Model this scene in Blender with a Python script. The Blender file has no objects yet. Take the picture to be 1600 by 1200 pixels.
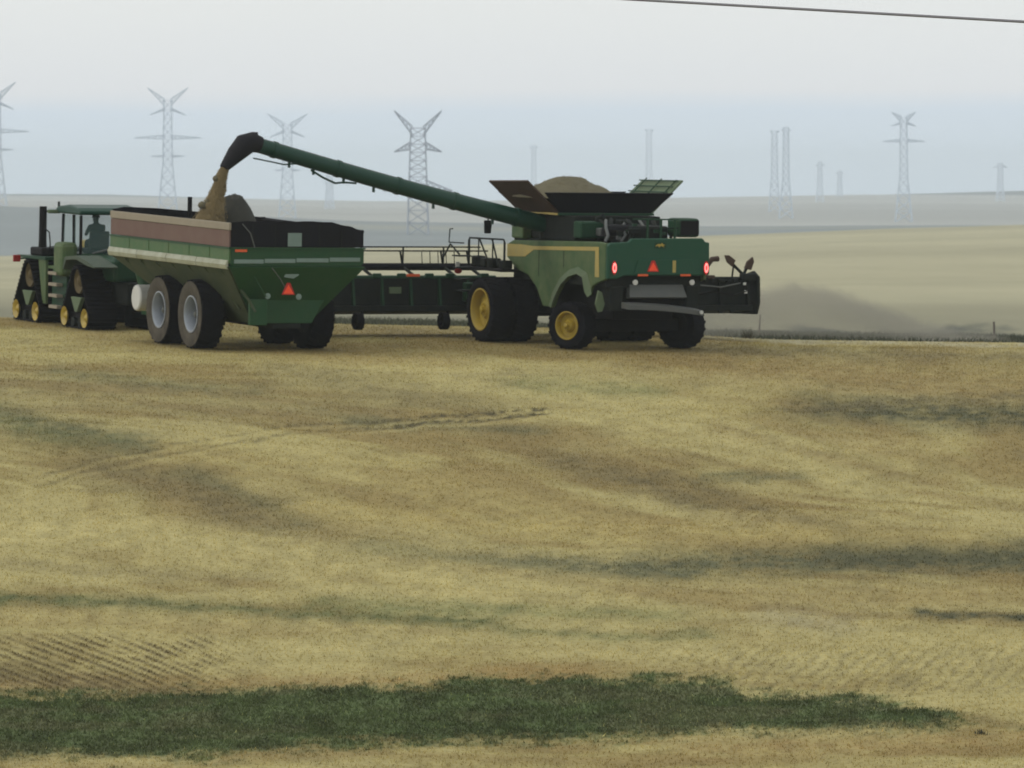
import bpy, math, random
import numpy as np
from mathutils import Vector, Matrix
random.seed(7)
rng = np.random.default_rng(7)
C = bpy.context.scene.collection
SC = bpy.context.scene

# ------------------------------------------------------------------ camera, sky, sun, exposure
F = 10400.0            # focal length in pixels of a 1600 wide frame
ZC = 12.0              # height of the lens above the datum
cam = bpy.data.cameras.new('camera')
camo = bpy.data.objects.new('camera', cam)
C.objects.link(camo)
camo.location = (0, 0, ZC)
camo.rotation_euler = (math.radians(90), 0, 0)
cam.sensor_width = 36.0
cam.lens = F / 1600 * 36.0
cam.shift_y = -300 / 1600.0
cam.clip_start = 1.0
cam.clip_end = 30000.0
cam.dof.use_dof = True
cam.dof.focus_distance = 80.0
cam.dof.aperture_fstop = (cam.lens / 1000) / 0.028
SC.camera = camo

SUN_EL, SUN_AZ = 34.0, 262.0      # azimuth clockwise from +Y
world = bpy.data.worlds.new('World')
SC.world = world
world.use_nodes = True
nt = world.node_tree
nt.nodes.clear()
wo = nt.nodes.new('ShaderNodeOutputWorld')
bg = nt.nodes.new('ShaderNodeBackground')
sky = nt.nodes.new('ShaderNodeTexSky')
sky.sky_type = 'NISHITA'
sky.sun_disc = False
sky.sun_elevation = math.radians(SUN_EL)
sky.sun_rotation = math.radians(SUN_AZ)
sky.dust_density = 6.0
tc = nt.nodes.new('ShaderNodeTexCoord')
sep = nt.nodes.new('ShaderNodeSeparateXYZ')
nt.links.new(tc.outputs['Generated'], sep.inputs[0])
nz = nt.nodes.new('ShaderNodeTexNoise')
nz.inputs['Scale'].default_value = 1.0
nz.inputs['Detail'].default_value = 4.0
mp = nt.nodes.new('ShaderNodeMapping')
mp.inputs['Scale'].default_value = (14, 14, 260)
nt.links.new(tc.outputs['Generated'], mp.inputs[0])
nt.links.new(mp.outputs[0], nz.inputs['Vector'])
wob = nt.nodes.new('ShaderNodeMath'); wob.operation = 'MULTIPLY_ADD'
wob.inputs[1].default_value = 0.0035
nt.links.new(nz.outputs['Fac'], wob.inputs[0])
nt.links.new(sep.outputs['Z'], wob.inputs[2])
mr = nt.nodes.new('ShaderNodeMapRange')
mr.inputs['From Min'].default_value = 0.0
mr.inputs['From Max'].default_value = 0.03
nt.links.new(wob.outputs[0], mr.inputs['Value'])
cr = nt.nodes.new('ShaderNodeValToRGB')
el = cr.color_ramp.elements
el[0].position = 0.0; el[0].color = (0.66, 0.77, 0.87, 1)
el[1].position = 1.0; el[1].color = (0.86, 0.88, 0.87, 1)
for p_, c_ in ((0.25, (0.68, 0.78, 0.87, 1)), (0.46, (0.70, 0.79, 0.88, 1)), (0.57, (0.83, 0.85, 0.87, 1))):
    e = el.new(p_); e.color = c_
nt.links.new(mr.outputs[0], cr.inputs[0])
skm = nt.nodes.new('ShaderNodeVectorMath'); skm.operation = 'SCALE'
skm.inputs['Scale'].default_value = 0.09
nt.links.new(sky.outputs[0], skm.inputs[0])
mx = nt.nodes.new('ShaderNodeMix'); mx.data_type = 'RGBA'
mx.inputs[0].default_value = 0.90
nt.links.new(skm.outputs[0], mx.inputs[6])
nt.links.new(cr.outputs[0], mx.inputs[7])
nt.links.new(mx.outputs[2], bg.inputs[0])
bg.inputs[1].default_value = 1.06
nt.links.new(bg.outputs[0], wo.inputs[0])

sun = bpy.data.lights.new('sun', 'SUN')
sun.energy = 0.8
sun.angle = math.radians(14)
sun.color = (1.0, 0.95, 0.86)
suno = bpy.data.objects.new('sun', sun)
C.objects.link(suno)
az, ele = math.radians(SUN_AZ), math.radians(SUN_EL)
sdir = Vector((math.sin(az) * math.cos(ele), math.cos(az) * math.cos(ele), math.sin(ele)))
suno.rotation_euler = sdir.to_track_quat('Z', 'Y').to_euler()
suno.location = (-60, 0, 80)

SC.view_settings.view_transform = 'Standard'
SC.view_settings.look = 'None'
SC.view_settings.gamma = 1.0
SC.view_settings.exposure = 0.0
SC.view_settings.use_curve_mapping = False
SC.cycles.volume_bounces = 1
SC.cycles.max_bounces = 6

# ------------------------------------------------------------------ noise in numpy
def vnoise(x, y, seed=0):
    xi = np.floor(x).astype(np.int64); yi = np.floor(y).astype(np.int64)
    fx = x - xi; fy = y - yi
    fx = fx * fx * (3 - 2 * fx); fy = fy * fy * (3 - 2 * fy)
    def h(a, b):
        n = (a * 374761393 + b * 668265263 + seed * 974634777) & 0x7fffffff
        n = ((n ^ (n >> 13)) * 1274126177) & 0x7fffffff
        n = (n ^ (n >> 16)) & 0xffff
        return n / 65535.0
    a = h(xi, yi); b = h(xi + 1, yi); c = h(xi, yi + 1); d = h(xi + 1, yi + 1)
    return (a * (1 - fx) + b * fx) * (1 - fy) + (c * (1 - fx) + d * fx) * fy
def fbm(x, y, seed=0, o=4):
    s = 0; a = 0.5; t = 0
    for i in range(o):
        s = s + a * vnoise(x, y, seed + i * 17); t += a; a *= 0.55; x = x * 2.03; y = y * 2.03
    return s / t

# ------------------------------------------------------------------ terrain heights
def near_z(x, y):
    z = ZC - 4.64 + .028 * (y - 197) - .6 * np.tanh((x + 9.5) / 30)
    t = np.clip(190 - y, 0, 72)
    z = z - .0069 * t ** 1.5
    z = z - np.clip(118 - y, 0, 60) * .02
    q = np.clip((x - 2) / 7, 0, 1) * np.clip((y - 203) / 9, 0, 1); z = z - .26 * q * q * (3 - 2 * q)
    w = np.clip((190 - y) / 12, 0, 1)
    z = z + w * (fbm(x / 9 + 3, y / 7, 3, 3) - .5) * .5 + w * (fbm(x / 2.6, y / 1.5, 5, 3) - .5) * .10
    return z
PX = np.array([0, 170, 570, 750, 1110, 1350, 1600.])
ROWS = [   # distance, image rows on a far slope as it was surveyed, per column above
    (245, [499, 501, 510, 514, 531, 535, 541]),
    (300, [491, 494, 502, 506, 520, 524, 528]),
    (420, [474, 476, 484, 487, 504, 508, 510]),
    (800, [430, 430, 425, 420, 418, 410, 408]),
    (1500, [400, 398, 388, 382, 368, 360, 352]),
    (1800, [407, 405, 394, 388, 373, 364, 356]),
    (2200, [372, 375, 372, 372, 365, 360, 357]),
    (2700, [322, 329, 346, 349, 354, 353, 352]),
    (2950, [324, 331, 348, 351, 356, 355, 354]),
    (4200, [316, 319, 328, 326, 326, 325, 326]),
    (7000, [306, 307, 314, 314, 308, 304, 305]),
    (7500, [307, 308, 315, 315, 309, 305, 306]),
    (8800, [303, 304, 316, 316, 310, 305, 298]),
    (9400, [306, 307, 318, 318, 312, 308, 304]),
]
def terrain(x, y):
    x = np.asarray(x, float); y = np.asarray(y, float)
    z = near_z(x, np.minimum(y, 214))
    far = y > 214
    if far.any():
        xf, yf = x[far], y[far]
        px = 800 + F * xf / yf
        zc = [near_z(xf * 214 / yf, np.full_like(xf, 214.))]
        ds = [214.]
        for d, r in ROWS:
            zc.append(ZC - (np.interp(px, PX, r) - 300) * d / F); ds.append(d)
        zc = np.array(zc); ds = np.array(ds)
        i = np.clip(np.searchsorted(ds, yf) - 1, 0, len(ds) - 2)
        k = np.arange(len(yf))
        t = (yf - ds[i]) / (ds[i + 1] - ds[i]); t = np.clip(t, 0, 1)
        # cubic hermite through the control rows
        m = np.zeros_like(zc)
        m[1:-1] = (zc[2:] - zc[:-2]) / (ds[2:] - ds[:-2])[:, None]
        m[0] = (zc[1] - zc[0]) / (ds[1] - ds[0]); m[-1] = (zc[-1] - zc[-2]) / (ds[-1] - ds[-2])
        for q in range(1, len(ds) - 1):
            s0 = (zc[q] - zc[q - 1]) / (ds[q] - ds[q - 1]); s1 = (zc[q + 1] - zc[q]) / (ds[q + 1] - ds[q])
            flat = s0 * s1 <= 0
            m[q] = np.where(flat, 0, np.sign(s0) * np.minimum(np.abs(m[q]), 3 * np.minimum(abs(s0), abs(s1))))
        h = ds[i + 1] - ds[i]
        z0, z1, m0, m1 = zc[i, k], zc[i + 1, k], m[i, k] * h, m[i + 1, k] * h
        zz = (2*t**3 - 3*t**2 + 1)*z0 + (t**3 - 2*t**2 + t)*m0 + (-2*t**3 + 3*t**2)*z1 + (t**3 - t**2)*m1
        zz = zz + (fbm(xf / 60, yf / 90, 9, 3) - .5) * .5 * np.clip((yf - 260) / 400, 0, 1)
        z[far] = zz
    return z
def gz(x, y): return float(terrain(np.array([x]), np.array([y]))[0])

# ------------------------------------------------------------------ what grows where (albedo of the field, with relief shading and haze painted in)
STRAW = np.array((.318, .265, .108)); PALE = np.array((.405, .350, .155)); BROWN = np.array((.222, .166, .066))
SOIL = np.array((.150, .125, .062)); OLIVE = np.array((.155, .170, .070)); WEED = np.array((.062, .090, .036))
GREYW = np.array((.098, .098, .052)); LGREY = np.array((.33, .30, .19)); ORANGE = np.array((.27, .185, .070))
S_ = [  # broad swaths first: shading of the undulations painted in as colour
    ([(120, 700), (260, 740), (400, 790), (560, 850)], 34, BROWN * .92, .6),
    ([(820, 690), (1000, 740), (1180, 800), (1400, 850)], 30, BROWN * .95, .55),
    ([(1000, 560), (1250, 575), (1640, 600)], 30, BROWN * 1.05, .55),
    ([(560, 872), (850, 905), (1100, 930), (1400, 935), (1640, 925)], 26, BROWN * 1.1, .45),
    ([(0, 820), (250, 835), (520, 870), (820, 925), (1000, 950)], 30, PALE * 1.08, .75),
    ([(0, 1000), (500, 1000), (1000, 1010), (1640, 1000)], 34, PALE, .5),
    ([(300, 700), (600, 740), (900, 815)], 26, PALE * np.array((1, .97, .9)), .4),
    ([(900, 640), (1200, 690), (1640, 800)], 26, PALE * .97, .4),
    ([(0, 600), (300, 640), (560, 640)], 26, SOIL * 1.25, .35),
    ([(480, 600), (760, 625), (1000, 640)], 14, PALE * .9, .35),
    # strokes: points on the field seen from the road, half width, colour, strength
    ([(0, 935), (180, 940), (400, 955), (600, 968), (760, 972)], 11, OLIVE * .75, .75),
    ([(520, 945), (760, 953), (1040, 958)], 13, OLIVE, .55),
    ([(0, 960), (300, 965), (620, 985)], 12, PALE, .5),
    ([(800, 985), (950, 995), (1100, 992)], 8, OLIVE * .9, .5),
    ([(580, 858), (700, 874), (830, 882), (1050, 893)], 15, GREYW * 1.3, .85),
    ([(1050, 880), (1250, 878), (1420, 868), (1640, 864)], 21, GREYW * 1.2, .8),
    ([(1330, 868), (1640, 874)], 24, GREYW * .85, .9),
    ([(600, 874), (860, 905), (1080, 940), (1330, 962)], 8, BROWN, .65),
    ([(1220, 968), (1300, 975)], 16, LGREY, .4),
    ([(1450, 961), (1640, 964)], 7, GREYW * .8, .8),
    ([(0, 1065), (300, 1072), (600, 1066), (900, 1050)], 17, ORANGE, .55),
    ([(-20, 1050), (120, 1068), (260, 1080)], 14, SOIL * .9, .5),
    ([(1100, 1170), (1400, 1165), (1650, 1150)], 18, ORANGE, .5),
    ([(0, 1195), (500, 1200), (900, 1205)], 14, PALE, .5),
    ([(-20, 640), (80, 668), (200, 690)], 17, GREYW * 1.3, .7),
    ([(0, 655), (60, 680), (150, 690)], 18, OLIVE * .8, .45),
    ([(90, 580), (230, 600), (380, 610)], 12, GREYW * 1.4, .45),
    ([(440, 580), (600, 610), (760, 640)], 16, SOIL, .40),
    ([(560, 660), (700, 666), (830, 672)], 9, GREYW * 1.2, .6),
    ([(170, 735), (280, 760), (360, 800), (440, 830)], 20, SOIL, .55),
    ([(300, 740), (420, 790), (480, 820)], 12, GREYW * 1.3, .4),
    ([(880, 720), (1010, 755), (1100, 790)], 17, SOIL, .55),
    ([(1100, 745), (1240, 745)], 8, GREYW * 1.3, .55),
    ([(1130, 670), (1300, 715), (1480, 760)], 10, BROWN, .5),
    ([(1040, 740), (1200, 800), (1340, 832)], 8, SOIL, .4),
    ([(1080, 560), (1300, 590), (1640, 625)], 20, BROWN * 1.15, .6),
    ([(1300, 636), (1450, 645), (1640, 652)], 22, GREYW * .9, .8),
    ([(1230, 640), (1420, 628), (1640, 618)], 9, SOIL, .5),
    ([(1080, 545), (1300, 552), (1640, 560)], 10, SOIL * 1.1, .5),
    ([(820, 600), (1010, 610)], 12, OLIVE, .4),
    ([(150, 525), (500, 556), (700, 560)], 14, BROWN * 1.4, .45),
    ([(470, 512), (720, 518), (860, 532)], 10, SOIL * 1.2, .45),
    ([(0, 840), (300, 850), (600, 870), (900, 925)], 26, PALE, .6),
    ([(900, 925), (1100, 955)], 12, PALE, .4),
    ([(500, 800), (900, 830), (1500, 840)], 18, PALE * np.array((1, .95, .85)), .5),
    ([(900, 700), (1150, 690), (1500, 700)], 12, PALE, .35),
    ([(1090, 527), (1300, 534), (1640, 541)], 5, LGREY * 1.15, .8),
    ([(1040, 1030), (1300, 1010), (1640, 1040)], 26, PALE, .4),
    ([(0, 880), (250, 900), (420, 905)], 10, SOIL * 1.3, .35),
]
def seg_d(px, py, pts):
    d = np.full(px.shape, 1e9)
    for (x0, y0), (x1, y1) in zip(pts[:-1], pts[1:]):
        ex, ey = x1 - x0, y1 - y0
        t = np.clip(((px - x0) * ex + (py - y0) * ey) / (ex * ex + ey * ey), 0, 1)
        dx = (px - x0 - t * ex) * .35; dy = py - y0 - t * ey
        d = np.minimum(d, np.hypot(dx, dy))
    return d
def weed_mask(px, py):
    top = np.interp(px, [-300, 0, 200, 400, 750, 1000, 1140, 1165, 1350, 1500, 1560], [1080, 1078, 1077, 1070, 1056, 1048, 1056, 1078, 1086, 1108, 1134])
    bot = np.interp(px, [-300, 0, 300, 500, 800, 1100, 1350, 1500, 1560], [1184, 1186, 1196, 1176, 1166, 1154, 1150, 1142, 1136])
    n = (fbm(px / 60, py / 12, 31, 5) - .5) * 34 + (fbm(px / 7, py / 3, 32, 3) - .5) * 22
    a = np.clip((py - top + n + 4) / 22, 0, 1) * np.clip((bot - py + n + 5) / 26, 0, 1); a = a * a * (3 - 2 * a)
    return a
def field_colour(x, y, z):
    y_ = np.maximum(y, 60)
    px = 800 + F * x / y_; py = 300 + F * (ZC - z) / y_
    n1 = fbm(x / 1.3, y / 2.2, 11, 4)[:, None]; n2 = fbm(x / .35, y / .8, 13, 3)[:, None]
    sl = np.interp(py, [540, 640, 760, 860, 960, 1100], [.02, .14, .24, .09, .03, .01])
    ax = px + 1.2 * py; cr = py - sl * (px - 800)
    n3 = (.6 * fbm(ax / 420, cr / 34, 15, 3) + .4 * fbm(ax / 150, cr / 13, 16, 3))[:, None]
    n4 = fbm(x / .09, y / .25, 19, 2)[:, None]
    c = STRAW + (PALE - STRAW) * np.clip((n3 - .44) * 6, 0, 1)
    c = c + (BROWN * 1.12 - c) * np.clip((.50 - n3) * 5.5, 0, .72)
    c = c + (SOIL - c) * np.clip((.40 - n1) * 1.6, 0, .35)
    c = c * (.84 + .22 * n2 + .10 * n4)
    c = c * (.90 + .20 * fbm(ax / 60, cr / 5, 73, 3)[:, None])
    wob = (fbm(px / 45, py / 12, 23, 4) - .5)
    for pts, w, col, s in S_:
        d = seg_d(px + wob * 45, py + wob * 16, pts)
        a = (s * np.exp(-(d / w) ** 2) * (.35 + 1.5 * fbm(px / 16, py / 5, 27, 4)))[:, None]
        c = c + (col * (.75 + .5 * n2) - c) * np.clip(a, 0, 1)
    # wheel tracks that curve up the rise
    for off in (0, 15):
        pts = [(60, 745 + off), (150, 718 + off), (300, 690 + off * .9), (450, 668 + off * .8), (640, 655 + off * .6), (850, 640 + off * .5)]
        d = seg_d(px, py + wob * 10, pts)
        k = np.interp(px, [60, 560, 640, 850], [.40, .55, 1.0, 1.0])
        a = (k * np.exp(-(d / 3.2) ** 2) * np.clip(fbm(px / 7, py / 3, 29, 3) * 3.4 - 1.1, 0, 1))[:, None]
        c = c + (SOIL * .45 - c) * a
        a = (k * .5 * np.exp(-(seg_d(px, py - 6 + wob * 10, pts) / 3.2) ** 2))[:, None]
        c = c + (PALE * 1.1 - c) * a
    for (ox, oy, th, pairs) in ((-6.36, 195, 24, ((-1.76, 3.0, 7.5), (1.76, 3.0, 7.5))), (4.33, 200, 26, ((-1.85, 1.9, 3.2), (1.85, 1.9, 3.2), (-2.1, 6.1, 8.0), (2.1, 6.1, 8.0))), (-11.72, 207.05, 24, ((-1.05, .4, 7.0), (1.05, .4, 7.0)))):
        a_ = np.radians(th); lx = (x - ox) * np.cos(a_) + (y - oy) * np.sin(a_); ly = -(x - ox) * np.sin(a_) + (y - oy) * np.cos(a_)
        for (cx, y0, y1) in pairs:
            w_ = np.exp(-((lx - cx) / .75) ** 4) * np.clip((ly - y0 + 2.6) / 2.0, 0, 1) * np.clip((y1 + .6 - ly) / .6, 0, 1)
            c = c + (SOIL * .8 - c) * (w_ * (.30 + .5 * n2[:, 0]))[:, None]
    # drilled rows in the bottom left corner
    rr = np.clip((400 - px) / 120, 0, 1) * np.clip((py - 985) / 20, 0, 1) * np.clip((1088 - py) / 12, 0, 1)
    ph = (py - .40 * px + 7 * (fbm(px / 200, py / 60, 71, 2) - .5)) / 10.5
    row = (.5 + .5 * np.sin(ph * 2 * np.pi)) ** 1.6 * np.clip(fbm(px / 30, py / 8, 72, 3) * 2.2 - .35, 0, 1)
    c = c + (BROWN * .42 - c) * np.clip(rr * row * 1.25, 0, .95)[:, None]
    # drilled rows on the right flank, steep in the view
    rr = np.clip((px - 950) / 200, 0, 1) * np.clip((py - 1000) / 30, 0, 1) * np.clip((1090 - py) / 12, 0, 1)
    row = np.clip(np.sin((px + 1.1 * py) / 24 * 2 * np.pi + wob * 9), 0, 1)
    c = c + (SOIL - c) * np.clip(rr * row * .55 * (fbm(px / 9, py / 5, 37, 2) + .2), 0, 1)[:, None]
    wm = weed_mask(px, py)[:, None]
    g = WEED * (.35 + 1.4 * fbm(px / 34, py / 11, 33, 4)[:, None]) * (.7 + .6 * n4)
    g = g + (GREYW * 1.25 - g) * np.clip((fbm(px / 150, py / 18, 35, 3) - .52) * 4, 0, .4)[:, None]
    c = c + (g - c) * wm * .93
    return c, px, py, wm[:, 0]
def land_colour(x, y, z):
    c, px, py, wm = field_colour(x, y, z)
    far = y > 214
    if far.any():
        xf, yf = x[far], y[far]; pf = px[far]
        n = fbm(xf / 40, yf / 70, 41, 4)[:, None]; n2 = fbm(xf / 5, yf / 14, 43, 3)[:, None]
        A = np.array((.37, .345, .225)); B = np.array((.195, .22, .225)); Cc = np.array((.34, .345, .32)); D = np.array((.05, .065, .05))  # blue grey of B and Cc paints part of the haze into the land
        G = np.array((.075, .080, .062))
        col = A * (.80 + .25 * n + .12 * n2)
        # bands across the stubble hill
        d = np.interp(yf, [214, 420, 1500], [0, 1, 2])
        col = col * (1 + .07 * np.sin(yf / 95 + 2 * n[:, 0]) + .05 * np.sin(yf / 40))[:, None]
        g = np.clip((415 + (fbm(pf / 60, yf / 30, 45, 3) - .5) * 120 - yf) / 40, 0, 1) * np.clip((pf - 900) / 200, .35, 1)
        col = col + (G * (.8 + .4 * n2) - col) * g[:, None]
        g = np.clip((650 - yf) / 260, 0, 1) * .35
        col = col + (G * 1.3 - col) * g[:, None]
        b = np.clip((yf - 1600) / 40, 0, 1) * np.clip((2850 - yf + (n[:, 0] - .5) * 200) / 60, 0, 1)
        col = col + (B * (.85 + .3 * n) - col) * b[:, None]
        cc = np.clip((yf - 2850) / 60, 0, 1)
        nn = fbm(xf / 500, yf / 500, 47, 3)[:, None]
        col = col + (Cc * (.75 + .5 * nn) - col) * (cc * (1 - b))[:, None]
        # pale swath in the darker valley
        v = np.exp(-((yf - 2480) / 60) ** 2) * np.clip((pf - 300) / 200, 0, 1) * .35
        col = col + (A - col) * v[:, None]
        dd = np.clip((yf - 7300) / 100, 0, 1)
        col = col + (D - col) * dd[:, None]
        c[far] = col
    return c, px, py, wm

def principled(name, base, rough=.6, metal=0.0, spec=.4):
    m = bpy.data.materials.new(name); m.use_nodes = True
    b = m.node_tree.nodes['Principled BSDF']
    b.inputs['Base Color'].default_value = (*base, 1)
    b.inputs['Roughness'].default_value = rough
    b.inputs['Metallic'].default_value = metal
    b.inputs['Specular IOR Level'].default_value = spec
    return m, m.node_tree, b
def paint(name, base, dust=None, amount=.4, rough=.5, metal=0.0, scale=2.5, bump=.15, spec=.4):
    m, t, b = principled(name, base, rough, metal, spec)
    tc = t.nodes.new('ShaderNodeTexCoord')
    n = t.nodes.new('ShaderNodeTexNoise'); n.inputs['Scale'].default_value = scale; n.inputs['Detail'].default_value = 8
    n.inputs['Roughness'].default_value = .65
    t.links.new(tc.outputs['Object'], n.inputs['Vector'])
    r = t.nodes.new('ShaderNodeMapRange')
    r.inputs['From Min'].default_value = .32; r.inputs['From Max'].default_value = .72
    r.inputs['To Min'].default_value = amount * .35; r.inputs['To Max'].default_value = min(1, amount * 1.5)
    t.links.new(n.outputs['Fac'], r.inputs['Value'])
    mx = t.nodes.new('ShaderNodeMix'); mx.data_type = 'RGBA'
    mx.inputs[6].default_value = (*base, 1); mx.inputs[7].default_value = (*(dust or (.30, .25, .16)), 1)
    t.links.new(r.outputs[0], mx.inputs[0]); t.links.new(mx.outputs[2], b.inputs['Base Color'])
    n2 = t.nodes.new('ShaderNodeTexNoise'); n2.inputs['Scale'].default_value = 14; n2.inputs['Detail'].default_value = 4
    t.links.new(tc.outputs['Object'], n2.inputs['Vector'])
    bp = t.nodes.new('ShaderNodeBump'); bp.inputs['Strength'].default_value = bump; bp.inputs['Distance'].default_value = .03
    t.links.new(n2.outputs['Fac'], bp.inputs['Height']); t.links.new(bp.outputs[0], b.inputs['Normal'])
    return m
def attr_mat(name, rough=.9, fine=0.0, trans=0.0):
    m, t, b = principled(name, (.3, .3, .2), rough, 0, .15)
    a = t.nodes.new('ShaderNodeAttribute'); a.attribute_name = 'Col'
    src = a.outputs['Color']
    if fine:
        tc = t.nodes.new('ShaderNodeTexCoord')
        n = t.nodes.new('ShaderNodeTexNoise'); n.inputs['Scale'].default_value = 7; n.inputs['Detail'].default_value = 9
        n.inputs['Roughness'].default_value = .75
        t.links.new(tc.outputs['Object'], n.inputs['Vector'])
        r = t.nodes.new('ShaderNodeMapRange'); r.inputs['From Min'].default_value = .3; r.inputs['From Max'].default_value = .7
        r.inputs['To Min'].default_value = 1 - fine; r.inputs['To Max'].default_value = 1 + fine
        t.links.new(n.outputs['Fac'], r.inputs['Value'])
        s = t.nodes.new('ShaderNodeVectorMath'); s.operation = 'SCALE'
        t.links.new(src, s.inputs[0]); t.links.new(r.outputs[0], s.inputs['Scale'])
        src = s.outputs[0]
        bp = t.nodes.new('ShaderNodeBump'); bp.inputs['Strength'].default_value = .45; bp.inputs['Distance'].default_value = .05
        t.links.new(n.outputs['Fac'], bp.inputs['Height']); t.links.new(bp.outputs[0], b.inputs['Normal'])
    t.links.new(src, b.inputs['Base Color'])
    return m

# ------------------------------------------------------------------ ground sheet
def build_ground():
    uin = np.linspace(-.1, .1, 430)
    side = .1 + (.65 - .1) * (np.linspace(0, 1, 26)[1:]) ** 2
    u = np.concatenate([-side[::-1], uin, side])
    ys = np.concatenate([np.linspace(-300, 110, 24), np.arange(114, 118, 1.), np.arange(118, 150, .13), np.arange(150, 217, .2), np.geomspace(217.5, 9400, 300)])
    Y, U = np.meshgrid(ys, u, indexing='ij')
    X = U * np.sqrt(Y ** 2 + 150 ** 2 * np.clip((3000 - Y) / 3000, 0, 1))
    x, y = X.ravel(), Y.ravel()
    z = terrain(x, y)
    col, *_ = land_colour(x, y, z)
    nr, nc = Y.shape
    idx = np.arange(nr * nc).reshape(nr, nc)
    f = np.stack([idx[:-1, :-1], idx[:-1, 1:], idx[1:, 1:], idx[1:, :-1]], -1).reshape(-1, 4)
    me = mesh_np('ground', np.stack([x, y, z], 1), f, np.clip(col, 0, 1), smooth=True)
    o = bpy.data.objects.new('ground', me); C.objects.link(o)
    me.materials.append(attr_mat('stubble_field_soil', .95, fine=.22))
    o['kind'] = 'structure'
    return o, z.min()
def mesh_np(name, v, f, col=None, smooth=False):
    me = bpy.data.meshes.new(name)
    nf, k = f.shape
    me.vertices.add(len(v)); me.vertices.foreach_set('co', v.astype(np.float32).ravel())
    me.loops.add(nf * k); me.loops.foreach_set('vertex_index', f.astype(np.int32).ravel())
    me.polygons.add(nf)
    me.polygons.foreach_set('loop_start', np.arange(0, nf * k, k, dtype=np.int32))
    me.polygons.foreach_set('loop_total', np.full(nf, k, dtype=np.int32))
    if smooth: me.polygons.foreach_set('use_smooth', np.ones(nf, bool))
    me.update(calc_edges=True)
    if col is not None:
        a = me.color_attributes.new('Col', 'FLOAT_COLOR', 'POINT')
        a.data.foreach_set('color', np.concatenate([col, np.ones((len(col), 1))], 1).astype(np.float32).ravel())
    return me
ground, ZMIN = build_ground()

def blades(name, x, y, h, w, col, label=None, cat=None, lean=.5):
    n = len(x); z = terrain(x, y)
    a = rng.uniform(0, np.pi, n); lx = rng.normal(0, lean, n) * h; ly = rng.normal(0, lean, n) * h
    dx, dy = np.cos(a) * w / 2, np.sin(a) * w / 2
    v = np.empty((n, 3, 3))
    v[:, 0] = np.stack([x - dx, y - dy, z - .01], 1); v[:, 1] = np.stack([x + dx, y + dy, z - .01], 1)
    v[:, 2] = np.stack([x + lx, y + ly, z + h], 1)
    me = mesh_np(name, v.reshape(-1, 3), np.arange(n * 3).reshape(n, 3), np.repeat(np.clip(col, 0, 1), 3, 0))
    o = bpy.data.objects.new(name, me); C.objects.link(o)
    o['kind'] = 'stuff'
    if label: o['label'] = label; o['category'] = cat
    return o
BLADE = attr_mat('dry_stalk', .9)
def translucent(m):
    t = m.node_tree; b = t.nodes['Principled BSDF']; o = [n for n in t.nodes if n.type == 'OUTPUT_MATERIAL'][0]
    d = t.nodes.new('ShaderNodeBsdfTranslucent'); mx = t.nodes.new('ShaderNodeMixShader'); mx.inputs[0].default_value = .5
    t.links.new(b.inputs['Base Color'].links[0].from_socket, d.inputs['Color'])
    t.links.new(b.outputs[0], mx.inputs[1]); t.links.new(d.outputs[0], mx.inputs[2]); t.links.new(mx.outputs[0], o.inputs['Surface'])
translucent(BLADE)
def stubble():
    n = 300000
    y = 119 + (214 - 119) * rng.random(n) ** 1.1; x = (rng.random(n) * 2 - 1) * y * .083
    z = terrain(x, y); c, px, py, wm = field_colour(x, y, z)
    keep = rng.random(n) > wm * .75
    x, y, c = x[keep], y[keep], c[keep]; n = len(x)
    h = rng.uniform(.015, .06, n); w = rng.uniform(.015, .045, n)
    c = c * rng.uniform(.95, 1.45, (n, 1)) * np.array([1, .98, .94])
    o = blades('stubble', x, y, h, w, c, 'short straw coloured stubble covering the near field around the machines', 'stubble')
    o.data.materials.append(BLADE)
    # green weeds in the long patch and the smaller ones
    n = 260000
    y = rng.uniform(120, 150, n); x = (rng.random(n) * 2 - 1) * y * .083
    z = terrain(x, y); c, px, py, wm = field_colour(x, y, z)
    keep = rng.random(n) < wm ** 1.5
    x, y, c = x[keep], y[keep], c[keep]; n = len(x)
    c = c * rng.uniform(.75, 1.45, (n, 1)); c = c * (1 + .5 * (rng.random((n, 1)) > .985) * np.array([3.5, 2.8, 2.5]))
    o = blades('weeds', x, y, rng.uniform(.02, .075, n), rng.uniform(.02, .06, n), c, 'long dark green patch of low weeds across the bottom of the field', 'weeds')
    o.data.materials.append(BLADE)
    # verge growth beyond the crest, right of the machines
    n = 40000
    y = rng.uniform(228, 300, n); x = rng.uniform(-.03, .083, n) * y
    keep = fbm(x / 3, y / 9, 51, 3) > .45
    x, y = x[keep], y[keep]; n = len(x)
    c = np.array((.075, .080, .055)) * rng.uniform(.6, 1.5, (n, 1))
    o = blades('verge_grass', x, y, rng.uniform(.08, .30, n), rng.uniform(.03, .08, n), c, 'grey green strip of rough grass beyond the crest of the stubble field', 'grass')
    o.data.materials.append(BLADE)
stubble()

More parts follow.
